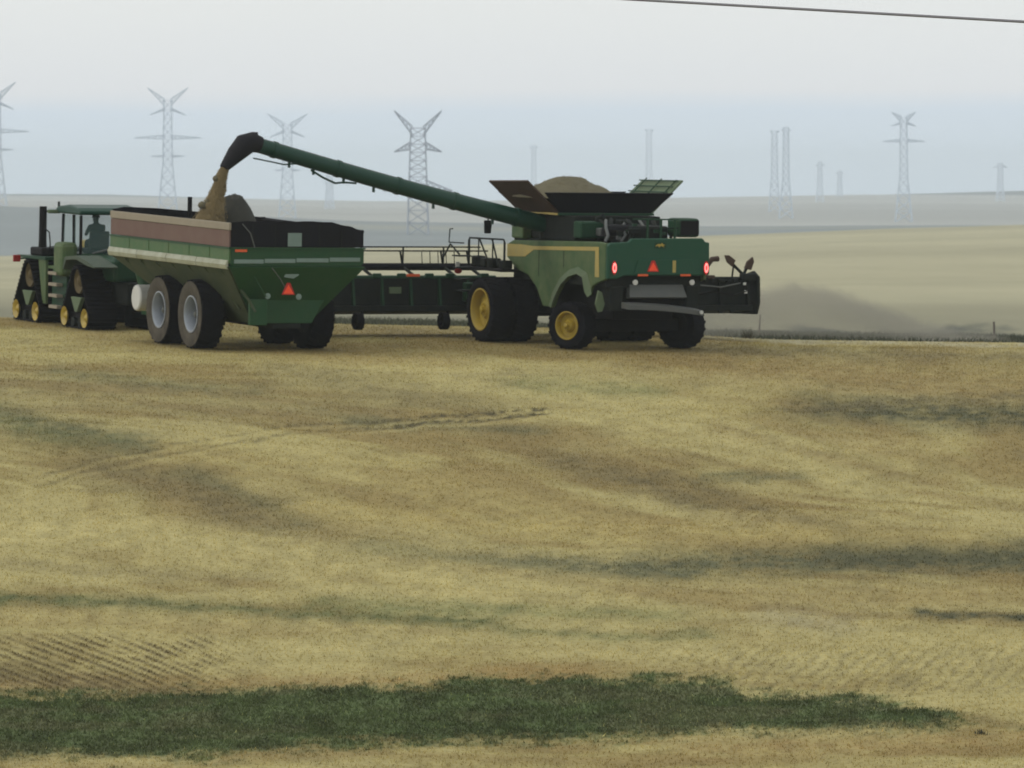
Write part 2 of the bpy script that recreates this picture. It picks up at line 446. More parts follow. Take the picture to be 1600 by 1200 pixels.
# ------------------------------------------------------------------ mesh helpers
class MB:
    def __init__(s): s.v = []; s.f = []
    def add(s, vs, fs):
        k = len(s.v); s.v += [tuple(map(float, p)) for p in vs]; s.f += [tuple(i + k for i in f) for f in fs]; return s
    def hexa(s, p):     # 8 points: bottom ring 4, top ring 4
        return s.add(p, [(3, 2, 1, 0), (4, 5, 6, 7), (0, 1, 5, 4), (1, 2, 6, 5), (2, 3, 7, 6), (3, 0, 4, 7)])
    def box(s, lo, hi):
        x0, y0, z0 = lo; x1, y1, z1 = hi
        return s.hexa([(x0, y0, z0), (x1, y0, z0), (x1, y1, z0), (x0, y1, z0), (x0, y0, z1), (x1, y0, z1), (x1, y1, z1), (x0, y1, z1)])
    def prism(s, pts, ax, lo, hi):  # 2D outline in the other two axes
        def m(p, q):
            return {0: (q, p[0], p[1]), 1: (p[0], q, p[1]), 2: (p[0], p[1], q)}[ax]
        n = len(pts); v = [m(p, lo) for p in pts] + [m(p, hi) for p in pts]
        return s.add(v, [tuple(range(n))[::-1], tuple(range(n, 2 * n))] + [(i, (i + 1) % n, n + (i + 1) % n, n + i) for i in range(n)])
    def slab(s, pts, t):            # planar polygon in 3D given thickness along its normal
        P = [Vector(p) for p in pts]; nr = (P[1] - P[0]).cross(P[2] - P[0]).normalized() * t
        n = len(P); return s.add(P + [p + nr for p in P], [tuple(range(n))[::-1], tuple(range(n, 2 * n))] + [(i, (i + 1) % n, n + (i + 1) % n, n + i) for i in range(n)])
    def tube(s, pts, r, n=8, cap=True):
        P = [Vector(p) for p in pts]; R = r if isinstance(r, (list, tuple)) else [r] * len(P)
        k = len(s.v); prev = None
        for i, p in enumerate(P):
            d = (P[min(i + 1, len(P) - 1)] - P[max(i - 1, 0)]).normalized()
            if prev is None:
                u = d.cross(Vector((0, 0, 1)));
                if u.length < .05: u = d.cross(Vector((1, 0, 0)))
            else: u = prev - d * prev.dot(d)
            u.normalize(); prev = u; w = d.cross(u)
            for j in range(n):
                a = 2 * math.pi * j / n; s.v.append(tuple(p + (u * math.cos(a) + w * math.sin(a)) * R[i]))
        for i in range(len(P) - 1):
            for j in range(n):
                a = k + i * n + j; b = k + i * n + (j + 1) % n
                s.f.append((a, a + n, b + n, b))
        if cap:
            s.f.append(tuple(k + j for j in range(n))); s.f.append(tuple(k + (len(P) - 1) * n + j for j in range(n))[::-1])
        return s
    def lathe(s, prof, n=32, c=(0, 0, 0)):   # about the local X axis; prof = (x, r)
        k = len(s.v); m = len(prof)
        for j in range(n):
            a = 2 * math.pi * j / n
            for x, r in prof: s.v.append((c[0] + x, c[1] + r * math.cos(a), c[2] + r * math.sin(a)))
        for j in range(n):
            for i in range(m - 1):
                a = k + j * m + i; b = k + ((j + 1) % n) * m + i
                s.f.append((a, a + 1, b + 1, b))
        return s
    def obj(s, name, mat, parent=None, smooth=None, bevel=0, mesh=None):
        me = bpy.data.meshes.new(name); me.from_pydata(s.v, [], s.f); me.validate(); me.update()
        import bmesh
        b = bmesh.new(); b.from_mesh(me); bmesh.ops.recalc_face_normals(b, faces=b.faces); b.to_mesh(me); b.free()
        if smooth is not None:
            me.shade_smooth() if False else None
            for p in me.polygons: p.use_smooth = True
            try: me.set_sharp_from_angle(angle=math.radians(smooth))
            except Exception: pass
        me.materials.append(mat)
        o = bpy.data.objects.new(name, me); C.objects.link(o); o.parent = parent
        if bevel:
            q = o.modifiers.new('bevel', 'BEVEL'); q.width = bevel; q.segments = 2; q.limit_method = 'ANGLE'; q.angle_limit = math.radians(40)
        return o
def tag(o, label, cat, group=None, kind=None):
    o['label'] = label; o['category'] = cat
    if group: o['group'] = group
    if kind: o['kind'] = kind
    return o
def frame(x, y, th):
    t = math.radians(th); n = Vector((.02, -.028, 1)).normalized()
    f = Vector((-math.sin(t), math.cos(t), 0)); f = (f - n * f.dot(n)).normalized(); r = f.cross(n)
    z = ZC - 4.64 + .028 * (y - 197) - .02 * (x + 9.5)
    return Matrix(((r.x, f.x, n.x, x), (r.y, f.y, n.y, y), (r.z, f.z, n.z, z), (0, 0, 0, 1)))
def thing(name, label, cat, M, group=None):
    o = bpy.data.objects.new(name, None); C.objects.link(o); o.empty_display_size = .5
    o.matrix_world = M if isinstance(M, Matrix) else Matrix.Translation(M)
    return tag(o, label, cat, group)
def dup(o, parent=None):
    c = o.copy(); C.objects.link(c); c.parent = parent
    for ch in list(o.children): dup(ch, c)
    return c

# ------------------------------------------------------------------ materials of the machines
M = {}
M['green'] = paint('green_paint', (.006, .042, .020), (.04, .06, .03), .2, .5, spec=.2)
M['green_side'] = paint('dusty_green_paint', (.020, .074, .019), (.13, .145, .065), .42, .65)
M['teal'] = paint('dark_green_rear_panel', (.006, .060, .032), (.03, .065, .038), .2, .5, spec=.25)
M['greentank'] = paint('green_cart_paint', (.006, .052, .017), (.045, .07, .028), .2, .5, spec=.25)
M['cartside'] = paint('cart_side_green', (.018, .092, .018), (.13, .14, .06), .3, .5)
M['cartslope'] = paint('muddy_green_shade_darkened', (.015, .032, .010), (.068, .074, .034), .42, .8, scale=1.6)  # muddy green, colour darkened for the shade under the hopper
M['auger'] = paint('auger_green', (.003, .040, .025), (.02, .05, .035), .2, .45, spec=.3)
M['yellow'] = paint('yellow_paint', (.42, .29, .015), (.24, .19, .07), .45, .5)
M['stripe'] = paint('faded_yellow_stripe', (.42, .31, .07), (.24, .23, .12), .4, .6)
M['rubber'] = paint('tyre_rubber', (.005, .005, .008), (.03, .028, .025), .08, .9, spec=.08)
M['mudrubber'] = paint('muddy_sidewall', (.03, .028, .024), (.12, .105, .082), .5, .9, spec=.1)
M['black'] = paint('black_steel', (.005, .005, .007), (.03, .028, .024), .10, .7, spec=.12)
M['dark'] = paint('dark_machinery', (.006, .010, .010), (.05, .045, .035), .16, .75, spec=.12)
M['grey'] = paint('grey_steel', (.07, .08, .08), (.12, .115, .10), .35, .6)
M['silver'] = paint('galvanised_rim', (.30, .34, .40), (.20, .19, .17), .25, .45, metal=.2)
M['white'] = paint('white_plastic', (.55, .56, .54), (.40, .38, .33), .25, .5)
M['strip'] = paint('pale_reflective_strip', (.40, .42, .34), (.20, .20, .12), .6, .5)
M['strip2'] = paint('grey_reflective_strip', (.17, .24, .22), (.10, .14, .12), .35, .5)
M['tarpside'] = paint('faded_maroon_tarp', (.120, .066, .056), (.17, .125, .10), .35, .85, scale=1.4)
M['tarptrim'] = paint('beige_tarp_edge', (.23, .20, .15), (.30, .26, .20), .4, .85)
M['tarp'] = paint('black_tarp', (.005, .005, .008), (.016, .016, .02), .15, .7, spec=.1)
M['fender'] = paint('dusty_fender', (.035, .060, .040), (.10, .11, .08), .35, .8)
M['dimyellow'] = paint('shaded_yellow_paint', (.085, .060, .014), (.06, .045, .022), .5, .8)  # yellow darkened to paint in the shade on the high drive wheels
M['steel3'] = paint('haze_faded_pylon_steel', (.62, .70, .80), (.64, .71, .80), .4, .9)  # paled so the far pylons carry haze in their colour
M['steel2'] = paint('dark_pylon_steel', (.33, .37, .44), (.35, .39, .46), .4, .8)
M['rust'] = paint('brown_extension_panel', (.045, .024, .018), (.07, .045, .03), .4, .8)
M['flap'] = paint('green_extension_panel', (.065, .115, .055), (.14, .16, .095), .4, .7)
M['spout'] = paint('rubber_spout', (.009, .009, .013), (.03, .028, .028), .15, .75, spec=.15)
M['smv'] = paint('orange_triangle', (.95, .075, .02), (.8, .10, .04), .15, .6, bump=0)
M['redframe'] = paint('red_border', (.45, .012, .01), (.3, .03, .02), .2, .5, bump=0)
M['orange'] = paint('orange_reflector', (.75, .10, .02), (.5, .12, .04), .2, .4, bump=0)
M['redlens'] = paint('unlit_red_lens', (.30, .012, .012), (.12, .03, .02), .3, .3)
M['skin'] = paint('skin', (.35, .20, .14), (.3, .18, .12), .2, .6)
M['cloth'] = paint('dark_clothing', (.004, .004, .007), (.008, .008, .012), .3, .9, spec=.1)
M['wood'] = paint('weathered_post', (.12, .10, .08), (.18, .16, .13), .4, .9)
M['steel'] = paint('hazed_pylon_steel', (.54, .62, .72), (.56, .63, .72), .4, .8)  # lightened in colour to stand in for haze on the pylons
M['cable'] = paint('cable_aluminium', (.15, .15, .17), (.20, .20, .22), .3, .6)
def grain_mat(name, a, b):
    m = paint(name, a, b, .5, .95, scale=9, bump=.9)
    for n in m.node_tree.nodes:
        if n.type == 'TEX_NOISE' and n.inputs['Scale'].default_value == 14: n.inputs['Scale'].default_value = 60
    return m
M['grain'] = grain_mat('wheat_grain', (.27, .205, .10), (.19, .145, .072))
M['grain2'] = grain_mat('dusty_grain', (.165, .145, .085), (.11, .10, .065))
M['grain3'] = grain_mat('dark_grey_grain', (.040, .042, .038), (.060, .056, .042))  # darker grey grain for the mound in the cart
def glass_mat():
    m, t, b = principled('tinted_cab_glass', (.30, .50, .46), .08, 0, .5)
    b.inputs['Alpha'].default_value = .09
    return m
M['glass'] = glass_mat()
def emit(name, c, s):
    m, t, b = principled(name, c, .4)
    b.inputs['Emission Color'].default_value = (*c, 1); b.inputs['Emission Strength'].default_value = s
    return m
M['lit'] = emit('lit_red_lamp', (1, .02, .02), 1.3)
M['litcore'] = emit('lit_lamp_core', (1, .22, .20), 1.7)

# ------------------------------------------------------------------ wheels
def tyre_mb(r, w, rim, lugs=22, chev=True):
    m = MB(); h = w / 2
    m.lathe([(-h * .80, rim), (-h * .98, rim + (r - rim) * .3), (-h, rim + (r - rim) * .62), (-h * .88, r * .955), (-h * .55, r * .975), (0, r * .98), (h * .55, r * .975), (h * .88, r * .955), (h, rim + (r - rim) * .62), (h * .98, rim + (r - rim) * .3), (h * .80, rim), (-h * .80, rim)], 40)
    for i in range(lugs):
        for sgn in (-1, 1):
            a0 = 2 * math.pi * (i + (.25 if sgn > 0 else -.25)) / lugs
            da = 2 * math.pi / lugs * .55; tw = 2 * math.pi / lugs * .32
            def P(x, a, rr): return (x, rr * math.cos(a), rr * math.sin(a))
            xo, xi = sgn * h * .96, sgn * h * .04
            ro, ri = r * .955, r * .97
            m.hexa([P(xo, a0, ro - .05), P(xo, a0 + tw, ro - .05), P(xi, a0 + tw + da, ri - .02), P(xi, a0 + da, ri - .02),
                    P(xo, a0, r * .985), P(xo, a0 + tw, r * .985), P(xi, a0 + tw + da, r), P(xi, a0 + da, r)])
    return m
def wheel(parent, c, r, w, rim, mat_rim, rz=0, side=-1, rubber='rubber', dish=.35, lugs=22):
    o = tyre_mb(r, w, rim, lugs).obj('wheel', M[rubber], parent, smooth=35)
    o.location = c; o.rotation_euler = (0, 0, math.radians(rz))
    h = w / 2
    if rubber == 'rubber' and mat_rim == 'silver':
        sw = MB().lathe([(side * h * 1.005, rim + (r - rim) * .86), (side * (h + .012), rim + (r - rim) * .6), (side * (h * .985 + .01), rim + (r - rim) * .3), (side * h * .84, rim + .01)], 40)
        sw.obj('sidewall', M['mudrubber'], o, smooth=60)
    R = MB().lathe([(side * h * .80, rim * 1.0), (side * h * .94, rim * 1.03), (side * h * .95, rim * .96), (side * h * .80, rim * .90), (side * h * -.3, rim * .84), (-side * h * .80, rim * .99)], 36)
    R.obj('rim', M[mat_rim], o, smooth=40)
    x = side * h * (.8 - 2 * dish)
    D = MB().lathe([(x, rim * .86), (x, rim * .50), (x + side * .12, rim * .36), (x + side * .12, .001)], 36)
    for i in range(8):
        a = 2 * math.pi * i / 8; q = x + side * .12
        D.tube([(q, .27 * rim * math.cos(a), .27 * rim * math.sin(a)), (q + side * .04, .27 * rim * math.cos(a), .27 * rim * math.sin(a))], .05 * rim, 6)
    D.obj('wheel_disc', M['yellow' if mat_rim == 'yellow' else 'black' if mat_rim == 'black' else 'grey'], o, smooth=40)
    MB().lathe([(-side * h * .70, rim * 1.02), (-side * h * .84, rim * 1.02), (-side * h * .84, .001)], 24).obj('brake_cover', M['black'], o)
    x += side * .12
    MB().lathe([(x, rim * .17), (x + side * .10, rim * .15), (x + side * .12, .001)], 16).obj('hub', M['yellow' if mat_rim == 'yellow' else 'grey'], o, smooth=40)
    return o

# ------------------------------------------------------------------ COMBINE
MC = frame((1025 - 800) / F * 200, 200, 26)
comb = thing('combine_harvester', 'dusty green combine with lit red tail lights and long unloading tube over the cart', 'combine', MC)
sp = [(.10, 2.2), (.10, 3.28), (.6, 3.31), (6.45, 3.13), (6.85, 3.0), (6.85, 2.6), (6.3, 2.3), (5.9, 2.2), (5.35, 2.1), (4.75, 1.75), (4.3, 1.2), (3.6, 1.2), (3.42, 1.5), (3.0, 1.92), (2.5, 2.18), (1.95, 2.29), (1.55, 2.2), (1.38, 1.78), (1.17, 1.66), (.98, 1.95), (.6, 2.08)]
for s in (-1, 1):
    MB().prism(sp, 0, s * 1.60, s * 1.71).obj('side_panel', M['green_side'], comb, bevel=.03)
    for ya, za in ((2.9, 2.45), (4.6, 2.1)):
        MB().box((s * 1.712 - .004, ya, za), (s * 1.712 + .004, ya + .025, 2.95)).obj('panel_seam', M['black'], comb)
    # moulded lip round the rear wheel arch
    arch = [(3.62, 1.18), (3.42, 1.5), (3.0, 1.92), (2.5, 2.18), (1.95, 2.29), (1.55, 2.2), (1.38, 1.78), (1.17, 1.62)]
    out = [(3.86, 1.24), (3.62, 1.66), (3.14, 2.10), (2.55, 2.38), (1.92, 2.50), (1.32, 2.34), (1.06, 1.95), (.98, 1.72)]
    L = MB(); k = 0
    for i in range(len(arch) - 1):
        a, b, c, d = arch[i], arch[i + 1], out[i + 1], out[i]
        x0, x1 = s * 1.70, s * 1.765
        L.hexa([(x0, *a), (x0, *b), (x0, *c), (x0, *d), (x1, *a), (x1, *b), (x0 + s * .02, *c), (x0 + s * .02, *d)])
    L.obj('wheel_arch', M['flap'], comb, smooth=30)
    st = MB()
    st.prism([(6.82, 3.0), (6.82, 2.62), (5.55, 2.66), (5.0, 2.88), (5.0, 3.0), (5.9, 3.02)], 0, s * 1.713, s * 1.721)
    st.prism([(5.0, 2.89), (5.0, 3.0), (.55, 3.16), (.55, 3.04)], 0, s * 1.713, s * 1.721)
    st.prism([(.78, 2.25), (.78, 3.03), (.55, 3.04), (.50, 2.25)], 0, s * 1.713, s * 1.721)
    st.obj('yellow_stripe', M['stripe'], comb)
MB().box((-1.59, .25, 1.95), (1.59, 6.6, 3.22)).obj('body', M['dark'], comb)
MB().box((-1.0, .9, .95), (1.0, 7.4, 1.94)).obj('chassis', M['black'], comb, bevel=.03)
MB().box((-1.65, 1.75, .55), (1.65, 2.1, .95)).obj('rear_axle', M['black'], comb, bevel=.03)
MB().box((-2.2, 6.05, .8), (2.2, 6.5, 1.25)).obj('front_axle', M['black'], comb, bevel=.03)
rp = [(-1.71, 2.22), (-1.71, 3.22), (-1.62, 3.30), (-1.02, 3.33), (-.90, 3.43), (1.48, 3.45), (1.58, 3.34), (1.71, 3.32), (1.73, 2.35), (1.35, 2.32), (-1.15, 2.32), (-1.4, 2.22)]
MB().prism(rp, 1, -.06, .10).obj('rear_panel', M['teal'], comb, bevel=.035)
MB().prism([(-.85, 2.35), (-.72, 2.80), (1.12, 2.82), (1.25, 2.35)], 1, -.095, -.062).obj('rear_hatch', M['teal'], comb, bevel=.02)
# leaping deer badge
MB().prism([(-.15, 3.14), (-.15, 3.32), (.23, 3.32), (.23, 3.14)], 1, -.078, -.062).obj('badge', M['green'], comb)
deer = [(-.13, 3.20), (-.05, 3.22), (0, 3.17), (.03, 3.22), (.09, 3.21), (.16, 3.17), (.12, 3.23), (.20, 3.24), (.12, 3.27), (.08, 3.31), (.05, 3.27), (-.02, 3.28), (-.08, 3.26), (-.11, 3.24)]
MB().prism(deer, 1, -.090, -.079).obj('badge_emblem', M['yellow'], comb)
MB().box((.45, -.106, 2.42), (.56, -.096, 2.78)).obj('marker_plate', M['stripe'], comb)
for x in (-1.52, 1.58):
    o = MB().lathe([(0, .001), (0, .10), (.05, .12), (.06, .001)], 20).obj('tail_light', M['redframe'], comb, smooth=40)
    o.rotation_euler = (0, 0, -math.pi / 2); o.location = (x, -.07, 2.56); o.scale = (1, .72, 1.75)
    r = MB()
    for i in range(24):
        a, b = 2 * math.pi * i / 24, 2 * math.pi * (i + 1) / 24
        P = lambda t, q, z: (z, q * math.cos(t), q * math.sin(t))
        r.hexa([P(a, .045, .062), P(b, .045, .062), P(b, .085, .062), P(a, .085, .062), P(a, .045, .075), P(b, .045, .075), P(b, .085, .075), P(a, .085, .075)])
    r.obj('lamp_ring', M['litcore'], o)
    MB().lathe([(.061, .044), (.07, .042), (.072, .001)], 16).obj('lamp_lens', M['lit'], o)
def smv(parent, x, y, z, s=.36):
    h = s * .87
    o = MB().prism([(-s / 2, -h / 3), (s / 2, -h / 3), (.05, h * .62), (-.05, h * .62)], 1, -.012, 0).obj('warning_triangle', M['redframe'], parent)
    o.location = (x, y, z); q = .78
    MB().prism([(-s / 2 * q, -h / 3 * q), (s / 2 * q, -h / 3 * q), (0, h * .62 * q)], 1, -.018, -.013).obj('reflective_face', M['smv'], o)
smv(comb, -.21, -.10, 2.56, .40)
for x0, x1 in ((-.72, -.38), (.72, 1.06)):
    MB().box((x0, -.115, 2.31), (x1, -.098, 2.37)).obj('reflector', M['orange'], comb)
for x in (-.78, 1.14):
    o = MB().lathe([(0, .001), (0, .055), (.09, .085), (.095, .001)], 16).obj('work_lamp', M['white'], comb, smooth=40)
    o.rotation_euler = (0, 0, -math.pi / 2); o.location = (x, .02, 2.12)
MB().hexa([(-.90, .05, 1.66), (1.05, .05, 1.66), (1.05, .30, 1.62), (-.90, .30, 1.62), (-.82, .22, 2.04), (.98, .22, 2.04), (.98, .45, 2.04), (-.82, .45, 2.04)]).obj('chopper_housing', M['grey'], comb, bevel=.02)
tb = MB()
for i in range(8):
    x0, x1 = -1.15 + i * .3125, -1.15 + (i + 1) * .3125
    zz = lambda x: 1.30 - .07 * x + .05 * (1 - (x / 1.3) ** 2)
    tb.hexa([(x0, -.42, zz(x0) - .07), (x1, -.42, zz(x1) - .07), (x1, .10, zz(x1) - .05), (x0, .10, zz(x0) - .05), (x0, -.42, zz(x0) + .07), (x1, -.42, zz(x1) + .07), (x1, .10, zz(x1) + .13), (x0, .10, zz(x0) + .13)])
tb.obj('tailboard', M['grey'], comb, smooth=30)
o = MB().lathe([(0, .001), (0, .05), (.06, .06), (.06, .001)], 12).obj('work_lamp', M['white'], comb); o.rotation_euler = (0, 0, -math.pi / 2); o.location = (1.25, -.46, 1.24)
MB().prism([(-1.75, 1.86), (-1.62, 1.80), (-1.52, 1.45), (-1.60, 1.22), (-1.74, 1.20), (-1.84, 1.45)], 1, .45, .53).obj('spreader_shield', M['flap'], comb, bevel=.02)
for x in (-1.25, 1.3):
    MB().box((x - .22, .2, 1.25), (x + .22, 1.1, 2.0)).obj('spreader', M['dark'], comb, bevel=.04)
# upper deck with engine
MB().box((-1.45, 2.7, 3.23), (1.45, 6.3, 4.0)).obj('tank_base', M['dark'], comb, bevel=.03)
MB().box((-1.6, 3.45, 4.0), (1.62, 3.62, 4.07)).obj('tank_sill', M['green'], comb, bevel=.01)
MB().box((.86, .35, 3.46), (1.60, 1.15, 4.03)).obj('radiator_housing', M['green'], comb, bevel=.10)
rs = MB()
rs.box((.93, .33, 3.53), (1.53, .348, 3.96))
rs.obj('radiator_screen', M['black'], comb)
MB().box((-.5, .7, 3.23), (.7, 2.5, 3.78)).obj('engine_block', M['dark'], comb, bevel=.06)
MB().tube([(-1.2, 1.2, 3.62), (-.2, 1.2, 3.62)], .19, 16).obj('air_cleaner', M['black'], comb, smooth=40)
MB().tube([(-.9, 2.3, 3.3), (-.9, 2.3, 3.95), (-.8, 2.1, 4.02)], .09, 12).obj('exhaust_pipe', M['dark'], comb, smooth=40)
for i in range(9):
    x = -1.45 + i * .21 + random.uniform(-.05, .05); y = random.uniform(.5, 1.4)
    p = [(x, y, 3.30), (x + random.uniform(.05, .2), y + .1, 3.5), (x + random.uniform(.15, .4), y + .3, 3.72), (x + random.uniform(.2, .7), y + .9, 3.92)]
    MB().tube(p, random.uniform(.035, .075), 8).obj('hose', M['dark' if i % 3 else 'grey'], comb, smooth=60)
for x in (-.2, .25, .72):
    MB().box((x - .03, .3, 3.40), (x + .03, .36, 4.0)).obj('guard_post', M['green'], comb)
MB().tube([(-.7, .33, 4.0), (.84, .33, 4.0)], .025, 6).obj('guard_rail', M['green'], comb)
MB().tube([(-.95, .33, 3.68), (.84, .33, 3.74)], .02, 6).obj('guard_rail', M['dark'], comb)
MB().box((-1.5, 2.2, 3.34), (-.6, 2.75, 3.86)).obj('hydraulic_tank', M['green'], comb, bevel=.06)
MB().box((-1.75, 5.7, 3.20), (-1.3, 6.5, 3.60)).obj('filter_box', M['green_side'], comb, bevel=.05)
for k in range(14):
    x = random.uniform(-1.4, .7); y = random.uniform(.35, .9); z = random.uniform(3.36, 3.75); q = random.uniform(.04, .11)
    MB().box((x, y, z), (x + q * 1.8, y + q, z + q * 1.3)).obj('bracket', M[random.choice(['dark', 'black', 'grey', 'green'])], comb, bevel=.015)
for i, (x, z) in enumerate(((-1.0, 3.55), (-.3, 3.8), (.2, 3.62))):
    MB().box((x, 1.9, z - .12), (x + .38, 2.3, z + .12)).obj('engine_cover', M['dark' if i else 'grey'], comb, bevel=.04)
# grain tank extensions
MB().slab([(-1.53, 6.3, 4.02), (-1.53, 3.62, 4.08), (-2.62, 3.62, 5.06), (-2.62, 6.3, 4.97)], .05).obj('tank_extension', M['rust'], comb)
MB().box((-1.60, 3.62, 4.00), (-1.50, 6.3, 4.06)).obj('extension_hinge', M['stripe'], comb)
o = MB().slab([(1.56, 6.3, 4.02), (2.64, 6.3, 5.02), (2.66, 3.62, 5.09), (1.56, 3.62, 4.04)], .05).obj('tank_extension', M['flap'], comb)
for k in range(4):
    t = .42 + k * .17
    MB().tube([(1.56 + 1.08 * t - .04, 3.66, 4.04 + 1.04 * t + .06), (1.56 + 1.08 * t - .04, 6.26, 4.04 + .98 * t + .06)], .022, 6).obj('stiffener', M['green'], comb)
for y in (3.9, 4.9, 5.9):
    MB().tube([(2.0, y, 4.52), (2.6, y, 5.09)], .02, 6).obj('stiffener', M['green'], comb)
MB().slab([(-1.55, 3.60, 4.07), (1.58, 3.60, 4.07), (2.22, 3.35, 4.68), (-2.18, 3.35, 4.68)], -.05).obj('tank_rear_wall', M['tarp'], comb)
MB().slab([(-1.55, 6.34, 4.0), (1.58, 6.34, 4.0), (2.22, 6.6, 4.62), (-2.18, 6.6, 4.62)], .05).obj('tank_front_wall', M['tarp'], comb)
# cab (mostly hidden)
MB().box((-.92, 6.62, 2.6), (.92, 7.45, 3.10)).obj('cab', M['green'], comb, bevel=.05)
MB().box((-.90, 6.64, 3.11), (.90, 7.40, 3.78)).obj('cab_window', M['glass'], comb)
MB().box((-1.0, 6.45, 3.79), (1.0, 7.6, 3.97)).obj('cab_roof', M['green'], comb, bevel=.05)
MB().box((-.75, 7.0, 1.0), (.75, 9.4, 1.8)).obj('feeder_house', M['green'], comb, bevel=.04)
MB().hexa([(-1.72, 8.42, 3.25), (-1.50, 8.42, 3.25), (-1.50, 8.50, 3.25), (-1.72, 8.50, 3.25), (-1.74, 8.42, 3.66), (-1.46, 8.42, 3.66), (-1.46, 8.50, 3.66), (-1.74, 8.50, 3.66)]).obj('mirror', M['black'], comb, bevel=.03)
MB().tube([(-1.6, 8.46, 3.64), (-1.6, 8.46, 3.86), (-.95, 7.5, 3.88)], .025, 6).obj('mirror_arm', M['black'], comb)
# front platform, ladder and rails on the left side
MB().box((-2.35, 5.9, 2.16), (-1.75, 8.5, 2.24)).obj('platform', M['black'], comb)
rl = [(-2.25, 5.95), (-2.25, 6.75), (-2.25, 7.75), (-2.25, 8.4)]
for (x, y) in rl:
    MB().tube([(x, y, 2.24), (x, y, 3.14)], .022, 6).obj('rail_post', M['dark'], comb)
MB().tube([(-2.25, 5.9, 2.3), (-2.25, 5.9, 3.06), (-2.25, 6.0, 3.16), (-2.25, 8.38, 3.12), (-2.25, 8.46, 3.04), (-2.25, 8.46, 2.4)], .028, 6).obj('handrail', M['dark'], comb, smooth=50)
MB().tube([(-2.25, 7.7, 3.12), (-2.25, 6.9, 2.3)], .03, 6).obj('rail_brace', M['dark'], comb)
MB().tube([(-2.25, 6.8, 3.14), (-2.3, 6.2, 2.3)], .03, 6).obj('rail_brace', M['dark'], comb)
MB().tube([(-2.6, 8.9, 3.38), (-2.6, 9.1, 3.36), (-2.6, 9.15, 2.95), (-2.4, 8.5, 2.95)], .022, 6).obj('handrail', M['dark'], comb)
MB().tube([(-2.7, 9.3, 2.5), (-2.6, 9.05, 2.9), (-2.5, 8.6, 2.6)], .03, 6).obj('handrail', M['dark'], comb)
for k in range(4):
    MB().box((-2.85 + k * .05, 7.9, 2.55 - k * .36), (-2.4 + k * .05, 8.4, 2.59 - k * .36)).obj('step', M['dark'], comb)
for y in (6.3, 7.1, 7.6, 8.2):
    h = random.uniform(.25, .5)
    MB().box((-2.2, y - .18, 2.24), (-1.85, y + .18, 2.24 + h)).obj('tool_box' if y < 7 else 'bracket', M['dark'], comb, bevel=.05)
o = MB().lathe([(0, .001), (0, .09), (.06, .11), (.07, .001)], 16).obj('marker_light', M['redlens'], comb, smooth=40); o.rotation_euler = (0, 0, -math.pi / 2); o.location = (-2.75, 8.2, 2.10)
o.scale = (1, 1.2, .8)
MB().box((-2.80, 8.19, 2.20), (-2.68, 8.23, 2.38)).obj('marker_bracket', M['white'], comb)
# wheels
for s in (-1, 1):
    wheel(comb, (s * 1.85, 1.95, .73), .73, .62, .42, 'yellow', 25, s, lugs=20, dish=.2)
    wheel(comb, (s * 2.50, 6.3, 1.0), 1.0, .78, .64, 'yellow', 0, s, lugs=24, dish=.25)
    wheel(comb, (s * 1.68, 6.3, 1.0), 1.0, .78, .64, 'black', 0, s, lugs=24, dish=.25)
# unloading auger
P0, P1 = Vector((-1.15, 4.94, 3.62)), Vector((-11.18, 4.94, 6.06))
au = lambda t: P0.lerp(P1, t)
A = MB().tube([au(t) + Vector((0, 0, -.07 * math.sin(t * math.pi))) for t in np.linspace(0, 1, 14)], [.27 - .04 * t for t in np.linspace(0, 1, 14)], 24)
A.obj('unloading_auger', M['auger'], comb, smooth=50)
d = (P1 - P0).normalized()
for t in (.12, .33, .52, .72, .93):
    c = au(t) + Vector((0, 0, -.07 * math.sin(t * math.pi)))
    MB().tube([c - d * .06, c + d * .06], .295 - .04 * t, 20).obj('flange', M['auger'], comb, smooth=50)
for t in (.20, .40, .60, .70, .80, .88):
    c = au(t) + Vector((0, 0, -.30 - .07 * math.sin(t * math.pi)))
    MB().box((c.x - .03, c.y - .04, c.z - .10), (c.x + .03, c.y + .04, c.z + .10)).obj('bracket', M['auger'], comb)
hp = [au(t) + Vector((0, -.05, z - .07 * math.sin(t * math.pi))) for t, z in ((.66, -.28), (.70, -.36), (.73, -.46), (.77, -.40), (.81, -.28))]
MB().tube(hp, .035, 6).obj('hose', M['auger'], comb, smooth=50)
hp = [au(t) + Vector((0, -.05, z)) for t, z in ((.86, -.26), (.90, -.38), (.94, -.40), (1.0, -.44))]
MB().tube(hp, .025, 6).obj('hose', M['auger'], comb, smooth=50)
MB().tube([(-1.15, 4.94, 2.9), (-1.15, 4.94, 3.72), (-1.25, 4.94, 3.78)], [.36, .36, .30], 20).obj('auger_elbow', M['dark'], comb, smooth=50)
MB().tube([(-10.95, 4.94, 6.02), (-11.2, 4.94, 6.10), (-11.45, 4.94, 6.02), (-11.75, 4.94, 5.72), (-12.12, 4.94, 5.30)], [.25, .31, .34, .27, .14], 16, cap=False).obj('spout', M['spout'], comb, smooth=40)
MB().box((-11.17, 4.86, 6.30), (-11.05, 5.02, 6.40)).obj('spout_latch', M['spout'], comb)

